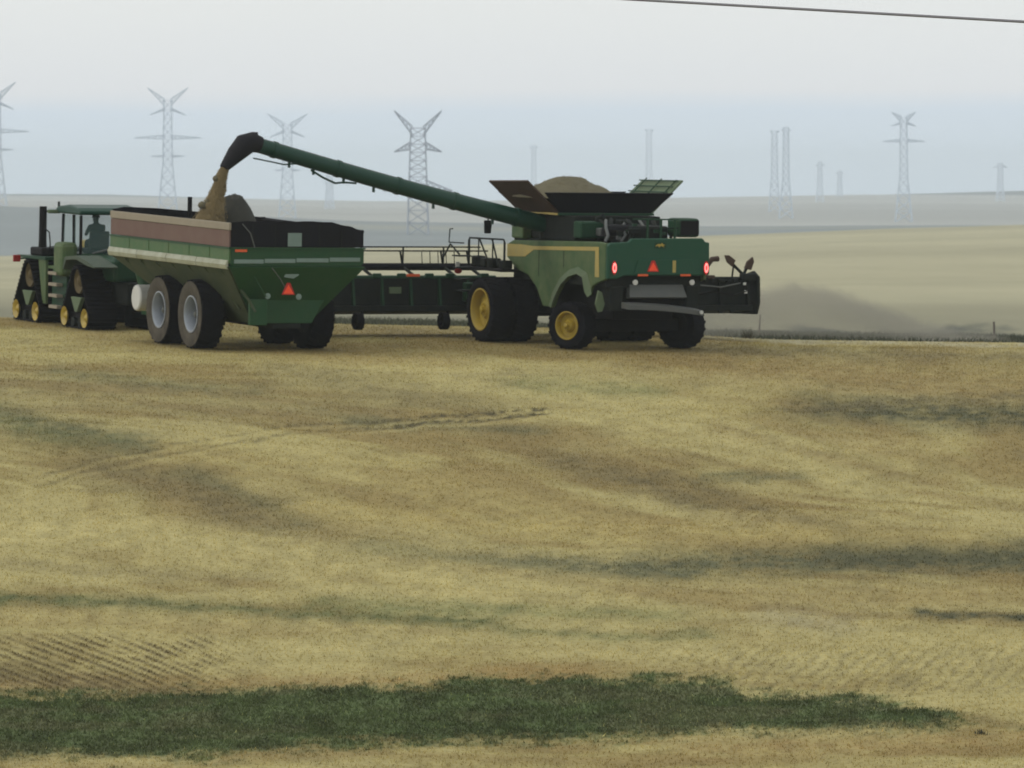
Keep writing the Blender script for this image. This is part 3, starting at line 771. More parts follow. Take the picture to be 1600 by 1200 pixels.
# header across the front
hd = MB().prism([(9.3, .92), (9.22, 1.0), (9.25, 1.80), (9.4, 1.86), (9.55, 1.84), (9.45, 1.05), (10.9, .72), (10.9, .62), (9.3, .80)], 0, -8.0, 8.1).obj('header', M['dark'], comb)
H = hd
MB().tube([(-8.0, 9.32, 1.84), (-.9, 9.32, 1.84)], .07, 8).obj('top_beam', M['green'], H, smooth=50)
MB().tube([(.9, 9.32, 1.80), (8.1, 9.32, 1.80)], .07, 8).obj('top_beam', M['dark'], H, smooth=50)
MB().box((-8.0, 9.02, .80), (8.1, 9.20, .98)).obj('rear_frame_tube', M['dark'], H, bevel=.02)
for k in range(17):
    x = -7.8 + k * .985
    MB().prism([(9.04, .9), (9.24, .9), (9.26, 1.8), (9.20, 1.8)], 0, x - .04, x + .04).obj('upright', M['green' if x < -1 else 'dark'], H)
for k in range(7):
    x = -6.6 + k * .85 + random.uniform(-.2, .2)
    MB().box((x - .14, 9.10, 1.82), (x + .14, 9.22, 1.98)).obj('cover', M['green'], H, bevel=.03)
MB().box((-4.6, 9.16, 1.35), (-4.2, 9.22, 1.55)).obj('label_plate', M['flap'], H)
MB().box((-4.05, 9.1, 1.88), (-3.6, 9.14, 1.96)).obj('reflector', M['orange'], H)
MB().box((-2.1, 8.9, 1.1), (-1.2, 9.2, 1.7)).obj('drive_shield', M['green'], H, bevel=.05)
for x in (-5.73, -2.8, 2.8, 5.75):
    w = tyre_mb(.27, .24, .14, 12).obj('gauge_wheel', M['rubber'], H, smooth=40); w.location = (x, 9.0, .50)
    MB().tube([(x, 9.0, .5), (x + .16, 9.0, .55), (x + .16, 9.1, .95)], .04, 6).obj('gauge_arm', M['black'], H)
for s in (-1, 1):
    e = [(8.95, 1.05), (9.0, 1.88), (9.35, 2.05), (10.0, 1.9), (11.4, .9), (11.5, .6), (9.1, .68)]
    MB().prism(e, 0, s * 8.1 + (.1 if s > 0 else -.1), s * 8.1 + (.22 if s > 0 else -.22)).obj('end_shield', M['dark'], H, bevel=.03)
MB().box((7.7, 9.0, 1.75), (8.2, 9.3, 1.98)).obj('end_gearbox', M['dark'], H, bevel=.05)
MB().box((7.75, 8.98, 1.35), (7.85, 8.995, 1.45)).obj('decal', M['white'], H)
MB().box((7.70, 8.98, 1.62), (7.80, 8.995, 1.70)).obj('decal', M['white'], H)
for s, (xa, xb) in ((-1, (-7.9, -.6)), (1, (.6, 7.4))):
    MB().tube([(xa, 10.6, 2.12 if s < 0 else 1.62), (xb, 10.6, 2.12 if s < 0 else 1.62)], .115 if s < 0 else .09, 12).obj('reel_tube', M['tarp'], H, smooth=50)
    for k, (dy, dz) in enumerate(((-.1, .50), (.45, .60)) if s < 0 else ((-.3, .12), (.4, -.15))):
        zc = (2.12 if s < 0 else 1.62)
        MB().tube([(xa, 10.6 + dy, zc + dz), (xb, 10.6 + dy, zc + dz)], .026, 6).obj('reel_bat', M['dark'], H)
for x in (-7.2, -6.3, -4.95, -3.5, -2.1, -1.2):
    MB().tube([(x, 10.6, 2.12), (x - .14, 10.5, 2.62)], .035, 6).obj('reel_arm', M['dark'], H)
    MB().tube([(x, 10.6, 2.12), (x + .22, 11.05, 2.70)], .030, 6).obj('reel_arm', M['dark'], H)
    MB().tube([(x, 10.6, 2.12), (x + .05, 9.6, 1.80)], .05, 6).obj('reel_support', M['dark'], H)
for k in range(5):
    x = -2.9 + k * .28
    MB().tube([(x, 10.5, 2.62), (x + .03, 10.5, 2.15)], .014, 5).obj('reel_tine', M['dark'], H)
for k in range(9):
    x = 5.9 + k * .25; z = 1.78 + random.uniform(-.03, .1)
    MB().box((x, 9.05 + random.uniform(0, .1), 1.70), (x + random.uniform(.08, .2), 9.2, z)).obj('bracket', M['dark'], H, bevel=.02)
for x, z in ((6.95, .72), (7.35, .74), (4.6, .75)):
    MB().prism([(x - .10, .86), (x + .14, .86), (x + .04, z), (x - .05, z)], 1, 9.0, 9.12).obj('skid_plate', M['dark'], H)
MB().tube([(5.9, 9.0, 1.3), (6.6, 8.98, 1.42), (7.4, 9.0, 1.3), (7.9, 9.0, 1.45)], .03, 6).obj('hose', M['black'], H, smooth=60)
MB().tube([(6.1, 9.0, 1.62), (6.9, 8.98, 1.55), (7.6, 9.0, 1.68)], .025, 6).obj('hose', M['grey'], H, smooth=60)
def paddle(p, q, s):
    p, q = Vector(p), Vector(q); u = (q - p).normalized(); w = Vector((u.z, 0, -u.x)) * s
    MB().tube([p, q], .05, 6).obj('reel_arm', M['dark'], H)
    MB().slab([q - w * .6 - u * .12, q + w * .9 - u * .06, q + w * .7 + u * .22, q + u * .34, q - w * .7 + u * .12], .10).obj('reel_paddle', M['rust'], H, bevel=.02)
paddle((7.95, 9.3, 1.85), (7.40, 9.3, 2.33), .15)
paddle((7.80, 9.3, 1.80), (8.00, 9.3, 2.20), .16)
MB().tube([(7.45, 9.3, 1.8), (7.5, 9.3, 2.2)], .03, 6).obj('reel_arm', M['dark'], H)
MB().tube([(6.95, 9.3, 2.44), (6.72, 9.3, 2.42), (6.55, 9.3, 2.2), (6.5, 9.3, 1.8)], [.09, .09, .08, .06], 8).obj('reel_bracket', M['rust'], H, smooth=60)
MB().tube([(6.25, 9.3, 2.75), (6.30, 9.3, 2.3)], .07, 6).obj('reel_bracket', M['dark'], H)
MB().box((6.0, 9.2, 1.80), (6.8, 9.3, 1.92)).obj('cover', M['rust'], H, bevel=.02)

# ------------------------------------------------------------------ GRAIN CART
MK = frame((461 - 800) / F * 195, 195, 24)
cart = thing('grain_cart', 'green grain cart on four big tyres with maroon sided tarp and orange warning triangle', 'grain cart', MK)
W, Lc = 2.13, 9.9
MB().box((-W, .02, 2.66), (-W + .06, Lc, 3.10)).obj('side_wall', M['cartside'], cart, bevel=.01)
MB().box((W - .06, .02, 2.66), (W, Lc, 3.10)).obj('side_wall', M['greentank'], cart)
MB().box((-W + .062, 0, 2.60), (W - .062, .06, 3.10)).obj('rear_wall', M['greentank'], cart)
MB().box((-W + .062, Lc - .06, 2.60), (W - .062, Lc, 3.10)).obj('front_wall', M['greentank'], cart)
MB().box((-W - .03, -.03, 3.08), (-W + .05, Lc, 3.13)).obj('top_rail', M['greentank'], cart)
MB().box((-W + .06, -.04, 3.08), (W + .03, .02, 3.13)).obj('top_rail', M['greentank'], cart)
for k in range(4):     # pale strip in four lengths along the side
    y0 = .05 + k * 2.47
    MB().prism([(-W - .05, 2.50), (-W - .09, 2.62), (-W - .05, 2.74), (-W - .005, 2.76), (-W - .005, 2.48)], 1, y0, y0 + 2.43).obj('reflective_strip', M['strip'], cart, bevel=.01)
for x0, x1 in ((-1.98, -1.05), (-1.02, -.05), (-.02, 1.0), (1.03, 2.0)):
    MB().box((x0, -.03, 2.70 + .02 * x0), (x1, -.004, 2.82 + .02 * x0)).obj('reflective_strip', M['strip2'], cart, bevel=.01)
zb = .88
bl = [(-.85, 1.2, zb), (.85, 1.2, zb), (.85, 6.3, zb), (-.85, 6.3, zb)]
tp = [(-W, 0, 2.58), (W, 0, 2.58), (W, Lc, 2.58), (-W, Lc, 2.58)]
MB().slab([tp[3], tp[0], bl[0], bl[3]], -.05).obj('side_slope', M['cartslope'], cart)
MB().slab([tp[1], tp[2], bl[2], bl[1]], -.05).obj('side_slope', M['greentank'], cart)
MB().slab([tp[0], tp[1], bl[1], bl[0]], -.05).obj('rear_slope', M['greentank'], cart)
MB().slab([tp[2], tp[3], bl[3], bl[2]], -.05).obj('front_slope', M['greentank'], cart)
MB().slab(bl, .05).obj('hopper_floor', M['greentank'], cart)
MB().box((-1.35, .25, .84), (-.80, .40, 1.60)).obj('corner_gusset', M['greentank'], cart, bevel=.02)
MB().prism([(-1.20, 1.62), (-1.20, .88), (.78, .88), (1.20, 1.62)], 1, .66, .72).obj('rear_panel', M['greentank'], cart, bevel=.02)
for y in (.75, 2.0, 3.35, 4.7, 6.0, 7.3, 8.6):   # curved ribs under the slope
    f = max(0, (y - 6.3) / 3.6)
    pts = [(-W + .02, y, 2.46), (-1.86, y - .05, 2.24), (-1.62, y - .2 - .2 * f, 1.98), (-1.42, y - .5 - .4 * f, 1.62), (-1.25, y - .7 - .6 * f, 1.25)]
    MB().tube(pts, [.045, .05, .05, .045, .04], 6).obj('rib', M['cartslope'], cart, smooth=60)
# tarp extension
MB().box((-W, .02, 3.14), (-W + .04, Lc - .05, 3.62)).obj('tarp_side', M['tarpside'], cart)
MB().box((-W - .025, -.01, 3.63), (-W + .05, Lc - .03, 3.85)).obj('tarp_edge', M['tarptrim'], cart, bevel=.02)
MB().hexa([(W - .04, .06, 3.14), (W, .06, 3.14), (W, Lc - .12, 3.14), (W - .04, Lc - .12, 3.14), (W - .04, .06, 3.58), (W, .06, 3.58), (W, Lc - .12, 3.68), (W - .04, Lc - .12, 3.68)]).obj('tarp_side', M['tarp'], cart)
tr_ = [(-W + .05, 3.86)] + [(x, 3.90 - .045 * math.cos(x * 9) * .4 - max(0, x - .6) ** 2 * .13) for x in np.linspace(-1.6, 2.0, 13)] + [(W - .05, 3.58), (W - .045, 3.14), (-W + .05, 3.14)]
MB().prism(tr_, 1, .0, .05).obj('tarp_end', M['tarp'], cart)
MB().prism([(-W + .05, 3.90), (-1.7, 3.97), (-.6, 3.93), (.6, 3.84), (1.5, 3.76), (W - .05, 3.70), (W - .05, 3.14), (-W + .05, 3.14)], 1, Lc - .1, Lc - .05).obj('tarp_end', M['tarp'], cart)
MB().tube([(W - .03, .08, 3.60), (W - .03, Lc - .12, 3.70)], .06, 6).obj('far_rim', M['tarp'], cart)
MB().tube([(-1.75, -.04, 3.82), (-1.5, -.06, 3.55), (-1.35, -.06, 3.12)], .018, 6).obj('tarp_strap', M['grey'], cart)
MB().tube([(-.8, -.03, 2.55), (-.5, .0, 2.2), (-.35, .05, 1.98)], .014, 6).obj('hose', M['grey'], cart)
MB().box((-.30, -.015, 3.16), (.14, -.002, 3.56)).obj('sight_window', M['strip2'], cart, bevel=.01)
MB().prism([(-.35, 2.26), (-.28, 2.40), (.05, 2.46), (.12, 2.32), (-.05, 2.22)], 1, .10, .125).obj('number_plate', M['strip2'], cart)
MB().box((-1.95, -.02, 3.0), (-1.58, -.002, 3.075)).obj('reflector', M['orange'], cart)
for y in (1.6, 3.25, 4.95, 6.6, 8.25):
    MB().box((-W - .012, y - .02, 2.76), (-W - .001, y + .02, 3.08)).obj('panel_joint', M['cartside'], cart)
for x in (-1.4, -.7, .7, 1.4):
    MB().box((x - .015, -.012, 3.14), (x + .015, -.001, 3.80 if x < 1 else 3.6)).obj('tarp_seam', M['dark'], cart)
MB().prism([(-1.42, 2.50), (-1.38, 2.50), (-.86, 1.68), (-.90, 1.68)], 1, .16, .2).obj('stiffener', M['greentank'], cart)
smv(cart, -.13, .30, 1.86, .42)
for x in (-.80, .18):
    o = MB().lathe([(0, .001), (0, .07), (.05, .09), (.06, .001)], 16).obj('tail_lamp', M['strip2'], cart, smooth=40); o.rotation_euler = (0, 0, -math.pi / 2); o.location = (x, .29, 1.70 if x < 0 else 1.68)
MB().box((-.45, .7, .72), (.45, 9.0, .92)).obj('frame', M['dark'], cart, bevel=.02)
MB().hexa([(-.45, 9.0, .62), (.45, 9.0, .62), (.12, 12.4, .55), (-.12, 12.4, .55), (-.45, 9.0, .86), (.45, 9.0, .86), (.12, 12.4, .75), (-.12, 12.4, .75)]).obj('drawbar', M['greentank'], cart, bevel=.02)
for y in (3.1, 5.75):
    MB().box((-1.7, y - .12, .88), (1.7, y + .12, 1.12)).obj('axle', M['black'], cart, bevel=.02)
    for s in (-1, 1):
        wheel(cart, (s * 1.76, y, 1.03), 1.04, .72, .54, 'silver', 0, s, lugs=24, dish=.42)
for s in (-1, 1):
    MB().box((s * 1.15 - .09, 2.9, .70), (s * 1.15 + .09, 5.95, .95)).obj('walking_beam', M['dark'], cart, bevel=.02)
MB().tube([(-1.02, 9.15, 1.22), (-1.55, 9.15, 1.22)], .40, 24).obj('white_tank', M['white'], cart, smooth=40, bevel=.06)
MB().tube([(-1.25, 8.9, .80), (-.3, 8.9, .75)], .05, 6).obj('tank_bracket', M['dark'], cart)
MB().tube([(0, 8.72, 3.6), (0, 8.72, 4.32)], .075, 8).obj('vent_post', M['black'], cart)
for y in (2.5, 7.6):
    MB().tube([(-W + .05, y, 3.80), (-1.0, y, 3.70), (1.0, y, 3.70), (W - .1, y, 3.74)], .03, 6).obj('tarp_bow', M['black'], cart)
# unloading auger of the cart folded along its front left corner
MB().tube([(-1.0, 9.7, 1.5), (-1.2, 9.95, 2.6)], .22, 12).obj('folded_auger', M['greentank'], cart, smooth=50)

# ------------------------------------------------------------------ TRACTOR
org = MK @ Vector((0, 13.2, 0))
MT = frame(org.x, org.y, 24)
trac = thing('tracked_tractor', 'green articulated tractor on four rubber tracks with yellow wheels, hitched ahead of the grain cart', 'tractor', MT)
def track(cx, cy, s):
    # outline of the belt in (y, z): two idlers at the ground, one high drive wheel
    ci = [(-.90, .36, .33), (.90, .36, .33), (.0, 1.50, .42)]
    def hull(grow):
        pts = []
        order = [(ci[0], 150, 270), (ci[1], 270, 390), (ci[2], 30, 150)]
        for (yy, zz, r), a0, a1 in order:
            for k in range(9):
                a = math.radians(a0 + (a1 - a0) * k / 8); pts.append((yy + (r + grow) * math.cos(a), zz + (r + grow) * math.sin(a)))
        return pts
    o_, i_ = hull(.03), hull(-.03); n = len(o_); w = .46
    b = MB(); k = len(b.v)
    b.v += [(-w, *p) for p in o_] + [(w, *p) for p in o_] + [(-w, *p) for p in i_] + [(w, *p) for p in i_]
    for j in range(n):
        q = (j + 1) % n
        b.f += [(j, q, n + q, n + j), (2*n + j, 3*n + j, 3*n + q, 2*n + q), (j, 2*n + j, 2*n + q, q), (n + j, n + q, 3*n + q, 3*n + j)]
    # tread bars
    per = []; L_ = 0
    for j in range(n):
        p, q = Vector(o_[j]), Vector(o_[(j + 1) % n]); l = (q - p).length; per.append((L_, l, p, q)); L_ += l
    N = 46
    for t in range(N):
        d_ = L_ * t / N
        for (l0, l, p, q) in per:
            if l0 <= d_ < l0 + l:
                c = p.lerp(q, (d_ - l0) / l); u = (q - p).normalized(); nn = Vector((u.y, -u.x))
                e0, e1 = c - u * .03, c + u * .03
                b.hexa([(-w, *e0), (w, *e0), (w, *e1), (-w, *e1), (-w, *(e0 + nn * .05)), (w, *(e0 + nn * .05)), (w, *(e1 + nn * .05)), (-w, *(e1 + nn * .05))])
    T = b.obj('track', M['rubber'], trac, smooth=30); T.location = (cx, cy, .0)
    for (yy, zz, r) in ci[:2]:
        x = s * (w + .01)
        MB().lathe([(x, r - .05), (x + s * .02, r - .03), (x - s * .02, r * .72), (x - s * .08, r * .5), (x - s * .02, r * .25), (x + s * .03, .001)], 24, (0, yy, zz)).obj('idler_wheel', M['yellow'], T, smooth=40)
    r = ci[2][2]
    MB().lathe([(s * .30, r * 1.0), (s * .36, r * .95), (s * .28, r * .5), (s * .36, r * .3), (s * .38, .001)], 24, (0, ci[2][0], ci[2][1])).obj('drive_wheel', M['dimyellow'], T, smooth=40)
    MB().prism([(-.48, .98), (.48, .98), (.10, .52), (-.10, .52)], 0, s * .30, s * .44).obj('track_frame', M['flap'], T, bevel=.02)
    for yy in (-.30, .30):
        MB().lathe([(s * .30, .16), (s * .42, .16), (s * .42, .001)], 16, (0, yy, .20)).obj('roller', M['dark'], T, smooth=40)
    MB().box((-.3, -.9, .30), (.3, .9, .48)).obj('undercarriage_beam', M['black'], T)
for cy in (1.35, 5.82):
    for s in (-1, 1): track(s * 1.05, cy, s)
MB().box((-.45, -.4, .8), (.45, 2.6, 1.5)).obj('rear_frame', M['dark'], trac, bevel=.05)
MB().box((-.55, 2.7, .8), (.55, 7.0, 1.6)).obj('front_frame', M['dark'], trac, bevel=.05)
MB().box((-.75, .0, 1.5), (.75, 2.5, 2.25)).obj('rear_housing', M['green'], trac, bevel=.12)
for s in (-1, 1):
    fp = [(-.2, 1.95), (.4, 2.0), (1.4, 2.16), (2.3, 2.1), (2.5, 1.8), (2.55, 1.8), (2.4, 2.2), (1.4, 2.28), (.3, 2.12), (-.3, 1.98)]
    MB().prism(fp, 0, s * .72, s * 1.50).obj('rear_fender', M['fender'], trac, smooth=40)
    MB().box((s * 1.15 - .28, 2.85, 1.55), (s * 1.15 + .28, 3.7, 2.62)).obj('fuel_tank', M['green_side'], trac, bevel=.14)
    MB().prism([(4.45, 2.05), (5.15, 2.05), (4.72, .62), (4.42, .62)], 0, s * 1.28, s * 1.38).obj('front_fender', M['green_side'], trac, bevel=.02)
    MB().prism([(4.4, 2.0), (7.0, 2.0), (7.0, 2.08), (4.4, 2.1)], 0, s * .6, s * 1.42).obj('fender_top', M['green'], trac)
MB().box((-1.20, 3.0, .55), (-.72, 4.3, 1.85)).obj('step_panel', M['green'], trac)
MB().box((-1.30, 2.85, 1.75), (-.72, 4.5, 1.84)).obj('step_deck', M['green_side'], trac)
for k in range(4):
    MB().box((-1.44, 3.2 + .04 * k, .52 + .35 * k), (-1.22, 3.95 + .04 * k, .62 + .35 * k)).obj('step', M['tarptrim'], trac, bevel=.01)
# hood
MB().prism([(-.52, 1.6), (-.56, 2.15), (-.42, 2.36), (.42, 2.36), (.56, 2.15), (.52, 1.6)], 1, 4.45, 6.75).obj('hood', M['dark'], trac, bevel=.05)
MB().prism([(.1, 2.37), (.1, 2.62), (.42, 2.64), (.55, 2.37)], 1, 4.6, 5.3).obj('hood_cover', M['yellow'], trac, bevel=.05)
MB().tube([(-1.02, 5.75, 2.0), (-1.02, 5.75, 2.6), (-1.02, 5.75, 3.66)], [.15, .125, .118], 14).obj('exhaust_stack', M['black'], trac, smooth=40)
MB().box((-1.25, 5.2, 2.09), (-.6, 6.3, 2.36)).obj('engine_shield', M['black'], trac, bevel=.06)
MB().tube([(-1.0, 5.55, 2.95), (-1.0, 5.2, 2.85), (-1.0, 5.1, 2.5), (-1.0, 5.15, 2.2)], .022, 6).obj('handrail', M['black'], trac, smooth=60)
MB().tube([(-1.2, 6.2, 2.0), (-1.62, 6.15, 1.98)], .03, 6).obj('lamp_arm', M['green'], trac)
MB().box((-1.86, 6.10, 1.88), (-1.62, 6.20, 2.10)).obj('marker_lamp', M['redlens'], trac, bevel=.02)
# cab
cb = dict(x=.86, y0=2.72, y1=4.45, z0=2.05, z1=3.45)
MB().box((-.86, 2.70, 1.75), (.86, 4.45, 2.28)).obj('cab_base', M['green'], trac, bevel=.04)
for s in (-1, 1):
    for (ya, yb) in ((2.75, 2.70), (3.35, 3.35), (4.40, 4.30)):
        MB().tube([(s * .84, ya, 2.25), (s * .86, yb, 3.48)], .05, 6).obj('cab_pillar', M['black'], trac)
    MB().box((s * .845, 2.82, 2.30), (s * .855, 3.30, 3.46)).obj('side_window', M['glass'], trac)
    MB().box((s * .845, 3.41, 2.30), (s * .855, 4.30, 3.46)).obj('side_window', M['glass'], trac)
MB().box((-.78, 2.715, 2.30), (.78, 2.725, 3.46)).obj('rear_window', M['glass'], trac)
MB().box((-.78, 4.38, 2.30), (.78, 4.39, 3.46)).obj('windscreen', M['glass'], trac)
MB().prism([(2.45, 3.50), (2.40, 3.62), (2.6, 3.72), (3.5, 3.80), (4.5, 3.72), (4.75, 3.60), (4.7, 3.50)], 0, -1.0, 1.02).obj('cab_roof', M['auger'], trac, bevel=.06)
MB().tube([(-.85, 4.5, 3.54), (-.98, 5.9, 3.50)], .035, 6).obj('mirror_arm', M['black'], trac)
MB().box((-1.3, 4.45, 3.48), (-.9, 4.62, 3.60)).obj('roof_lamp', M['flap'], trac, bevel=.03)
MB().tube([(-.95, 4.5, 3.6), (-.95, 4.5, 3.86)], .04, 8).obj('antenna', M['dark'], trac)
MB().box((-.46, 3.05, 2.25), (.24, 3.6, 2.44)).box((-.44, 2.98, 2.42), (.22, 3.12, 2.98)).obj('seat', M['black'], trac, bevel=.05)
MB().tube([(-.05, 4.15, 2.3), (-.05, 3.98, 2.8)], .04, 6).obj('steering_column', M['black'], trac)
MB().tube([(-.1, 2.2, 2.3), (.25, 2.4, 2.5), (.75, 2.35, 2.95)], .05, 8).obj('air_pipe', M['grey'], trac, smooth=60)
MB().tube([(.15, 1.9, 2.2), (.55, 1.9, 2.4), (1.05, 1.85, 2.85)], .04, 8).obj('air_pipe', M['grey'], trac, smooth=60)
MB().tube([(-.6, 2.3, 2.3), (-.1, 2.35, 2.42), (.3, 2.3, 2.32)], .035, 8).obj('hose', M['grey'], trac, smooth=60)
MB().box((.95, 2.9, 2.9), (1.12, 3.05, 3.3)).obj('mirror', M['black'], trac)

# driver
def person(Mw):
    J = {'pel': (0, 0, 0), 'sp': (0, .02, .22), 'ch': (0, .03, .42), 'nk': (0, .04, .56), 'hd': (0, .06, .68), 'ht': (0, .05, .80),
         'ls': (-.19, .03, .47), 'le': (-.26, .14, .24), 'lh': (-.14, .40, .28), 'rs': (.19, .03, .47), 're': (.27, .14, .24), 'rh': (.16, .40, .28),
         'lk': (-.13, .42, .05), 'lf': (-.14, .44, -.38), 'lt': (-.14, .58, -.42), 'rk': (.13, .42, .05), 'rf': (.14, .44, -.38), 'rt': (.14, .58, -.42)}
    R = dict(pel=.15, sp=.14, ch=.16, nk=.055, hd=.10, ht=.075, ls=.075, le=.048, lh=.035, rs=.075, re=.048, rh=.035, lk=.07, lf=.045, lt=.04, rk=.07, rf=.045, rt=.04)
    E_ = [('pel', 'sp'), ('sp', 'ch'), ('ch', 'nk'), ('nk', 'hd'), ('hd', 'ht'), ('ch', 'ls'), ('ls', 'le'), ('le', 'lh'), ('ch', 'rs'), ('rs', 're'), ('re', 'rh'),
          ('pel', 'lk'), ('lk', 'lf'), ('lf', 'lt'), ('pel', 'rk'), ('rk', 'rf'), ('rf', 'rt')]
    ks = list(J); me = bpy.data.meshes.new('person')
    me.from_pydata([J[k] for k in ks], [(ks.index(a), ks.index(b)) for a, b in E_], [])
    o = bpy.data.objects.new('person', me); C.objects.link(o)
    m = o.modifiers.new('skin', 'SKIN')
    for i, k in enumerate(ks):
        me.skin_vertices[0].data[i].radius = (R[k], R[k])
    me.skin_vertices[0].data[0].use_root = True
    o.modifiers.new('sub', 'SUBSURF').render_levels = 2
    me.materials.append(M['cloth'])
    o.matrix_world = Mw
    tag(o, 'person in dark clothing seated in the tractor cab, seen through its rear window', 'person')
    cap = MB()
    MB().lathe([(.0, .118), (.05, .112), (.10, .07), (.115, .001)], 16).obj('cap', M['cloth'], o, smooth=60)
    c = o.children[0]; c.rotation_euler = (0, -math.pi / 2, 0); c.location = (0, .05, .72)
    return o
_person_needs = MT @ Matrix.Translation((-.12, 3.30, 2.58)) @ Matrix.Scale(1.12, 4)
person(_person_needs)

# ------------------------------------------------------------------ grain
def heap(name, Mw, rx, ry, h, mat, seed, label, flat=1.0, p=1.6):
    n, m = 30, 56; v = []; f = []
    for i in range(n + 1):
        t = i / n
        for j in range(m):
            a = 2 * math.pi * j / m
            x, y = rx * t * math.cos(a), ry * t * math.sin(a)
            z = h * (1 - t ** p) ** flat
            q = float(fbm(np.array([x * 1.9 + seed]), np.array([y * 1.9]), seed, 4)[0]) - .5
            q2 = float(fbm(np.array([x * 9 + seed]), np.array([y * 9]), seed + 5, 2)[0]) - .5
            v.append((x, y, z + q * h * .45 * (1 - t) + q2 * .05))
    for i in range(n):
        for j in range(m): f.append((i*m + j, i*m + (j+1) % m, (i+1)*m + (j+1) % m, (i+1)*m + j))
    b = MB(); b.v = v; b.f = f
    # loose kernels on the surface
    for k in range(900):
        t = math.sqrt(random.random()); a = random.uniform(0, 6.283); i = min(n - 1, int(t * n)); q = v[i * m + int(a / 6.283 * m) % m]
        s = random.uniform(.008, .02); c = (q[0], q[1], q[2] + s * .6)
        b.add([(c[0]-s, c[1], c[2]), (c[0]+s, c[1], c[2]), (c[0], c[1]-s, c[2]), (c[0], c[1], c[2]+s)], [(0, 1, 2), (0, 2, 3), (1, 3, 2), (0, 3, 1)])
    o = b.obj(name, mat, None, smooth=60); o.matrix_world = Mw
    return tag(o, label, 'grain', kind='stuff')
heap('grain_heap', MC @ Matrix.Translation((-.55, 5.05, 4.50)), 1.80, 1.35, .74, M['grain2'], 3, 'rounded heap of pale grain rising above the tank of the combine', p=1.1)
MB().box((-1.5, 3.75, 4.1), (1.5, 6.2, 4.52)).obj('tank_liner', M['tarp'], comb)
heap('grain_heap', MK @ Matrix.Translation((.1, 5.35, 3.40)), .80, .85, 1.10, M['grain3'], 8, 'dark mound of grain inside the grain cart under the falling stream', p=2.2)
MB().box((-1.95, .3, 2.7), (1.95, 9.5, 3.40)).obj('cart_load', M['grain2'], cart)
def stream():
    pts = [(-12.08, 5.34), (-12.16, 5.12), (-12.24, 4.82), (-12.34, 4.48), (-12.45, 4.12), (-12.52, 3.80), (-12.54, 3.5)]
    rad = [.11, .14, .17, .22, .31, .40, .42]
    b = MB(); n = 18; rows = 40
    for i in range(rows + 1):
        t = i / rows * (len(pts) - 1); k = min(int(t), len(pts) - 2); u = t - k
        x = pts[k][0] * (1 - u) + pts[k+1][0] * u; z = pts[k][1] * (1 - u) + pts[k+1][1] * u; r = rad[k] * (1 - u) + rad[k+1] * u
        for j in range(n):
            a = 2 * math.pi * j / n
            q = float(fbm(np.array([math.cos(a) * 1.6 + 7 + i * .03]), np.array([math.sin(a) * 1.6 + i * .22]), 61, 4)[0]) - .5
            rr = r * (1 + q * 1.1)
            b.v.append((x + rr * math.cos(a), 4.94 + rr * math.sin(a) * .8, z))
    for i in range(rows):
        for j in range(n): b.f.append((i*n + j, i*n + (j+1) % n, (i+1)*n + (j+1) % n, (i+1)*n + j))
    for k in range(7000):
        t = random.random() ** .8 * (len(pts) - 1.001); i = int(t); u = t - i
        x = pts[i][0] * (1-u) + pts[i+1][0] * u; z = pts[i][1] * (1-u) + pts[i+1][1] * u; r = rad[i] * (1-u) + rad[i+1] * u
        a = random.uniform(0, 6.283); r *= random.uniform(.85, 1.12) if k % 4 else random.uniform(1.0, 1.35); s = random.uniform(.008, .018)
        c = (x + r * math.cos(a), 4.94 + r * math.sin(a), z)
        b.add([(c[0]-s, c[1], c[2]), (c[0]+s, c[1], c[2]), (c[0], c[1]-s, c[2]), (c[0], c[1], c[2]+s*2)], [(0, 1, 2), (0, 2, 3), (1, 3, 2), (0, 3, 1)])
    o = b.obj('grain_stream', M['grain'], None, smooth=60); o.matrix_world = MC
    tag(o, 'brown stream of grain pouring from the rubber spout into the cart', 'grain', kind='stuff')
    c = MB()
    for (x, z, r) in ((-12.36, 4.98, .11), (-12.30, 4.90, .08), (-12.80, 4.18, .13), (-12.72, 4.12, .12), (-12.62, 4.28, .11)):
        c.tube([(x - r, 4.94, z), (x - r * .6, 4.94, z + .01), (x, 4.94, z + .02), (x + r * .6, 4.94, z + .01), (x + r, 4.94, z)], [.01, r * .7, r, r * .7, .01], 10)
    o = c.obj('flying_grain', M['grain2'], None, smooth=60); o.matrix_world = MC
    tag(o, 'clots of grain flung off the left edge of the falling stream', 'grain', kind='stuff')
stream()

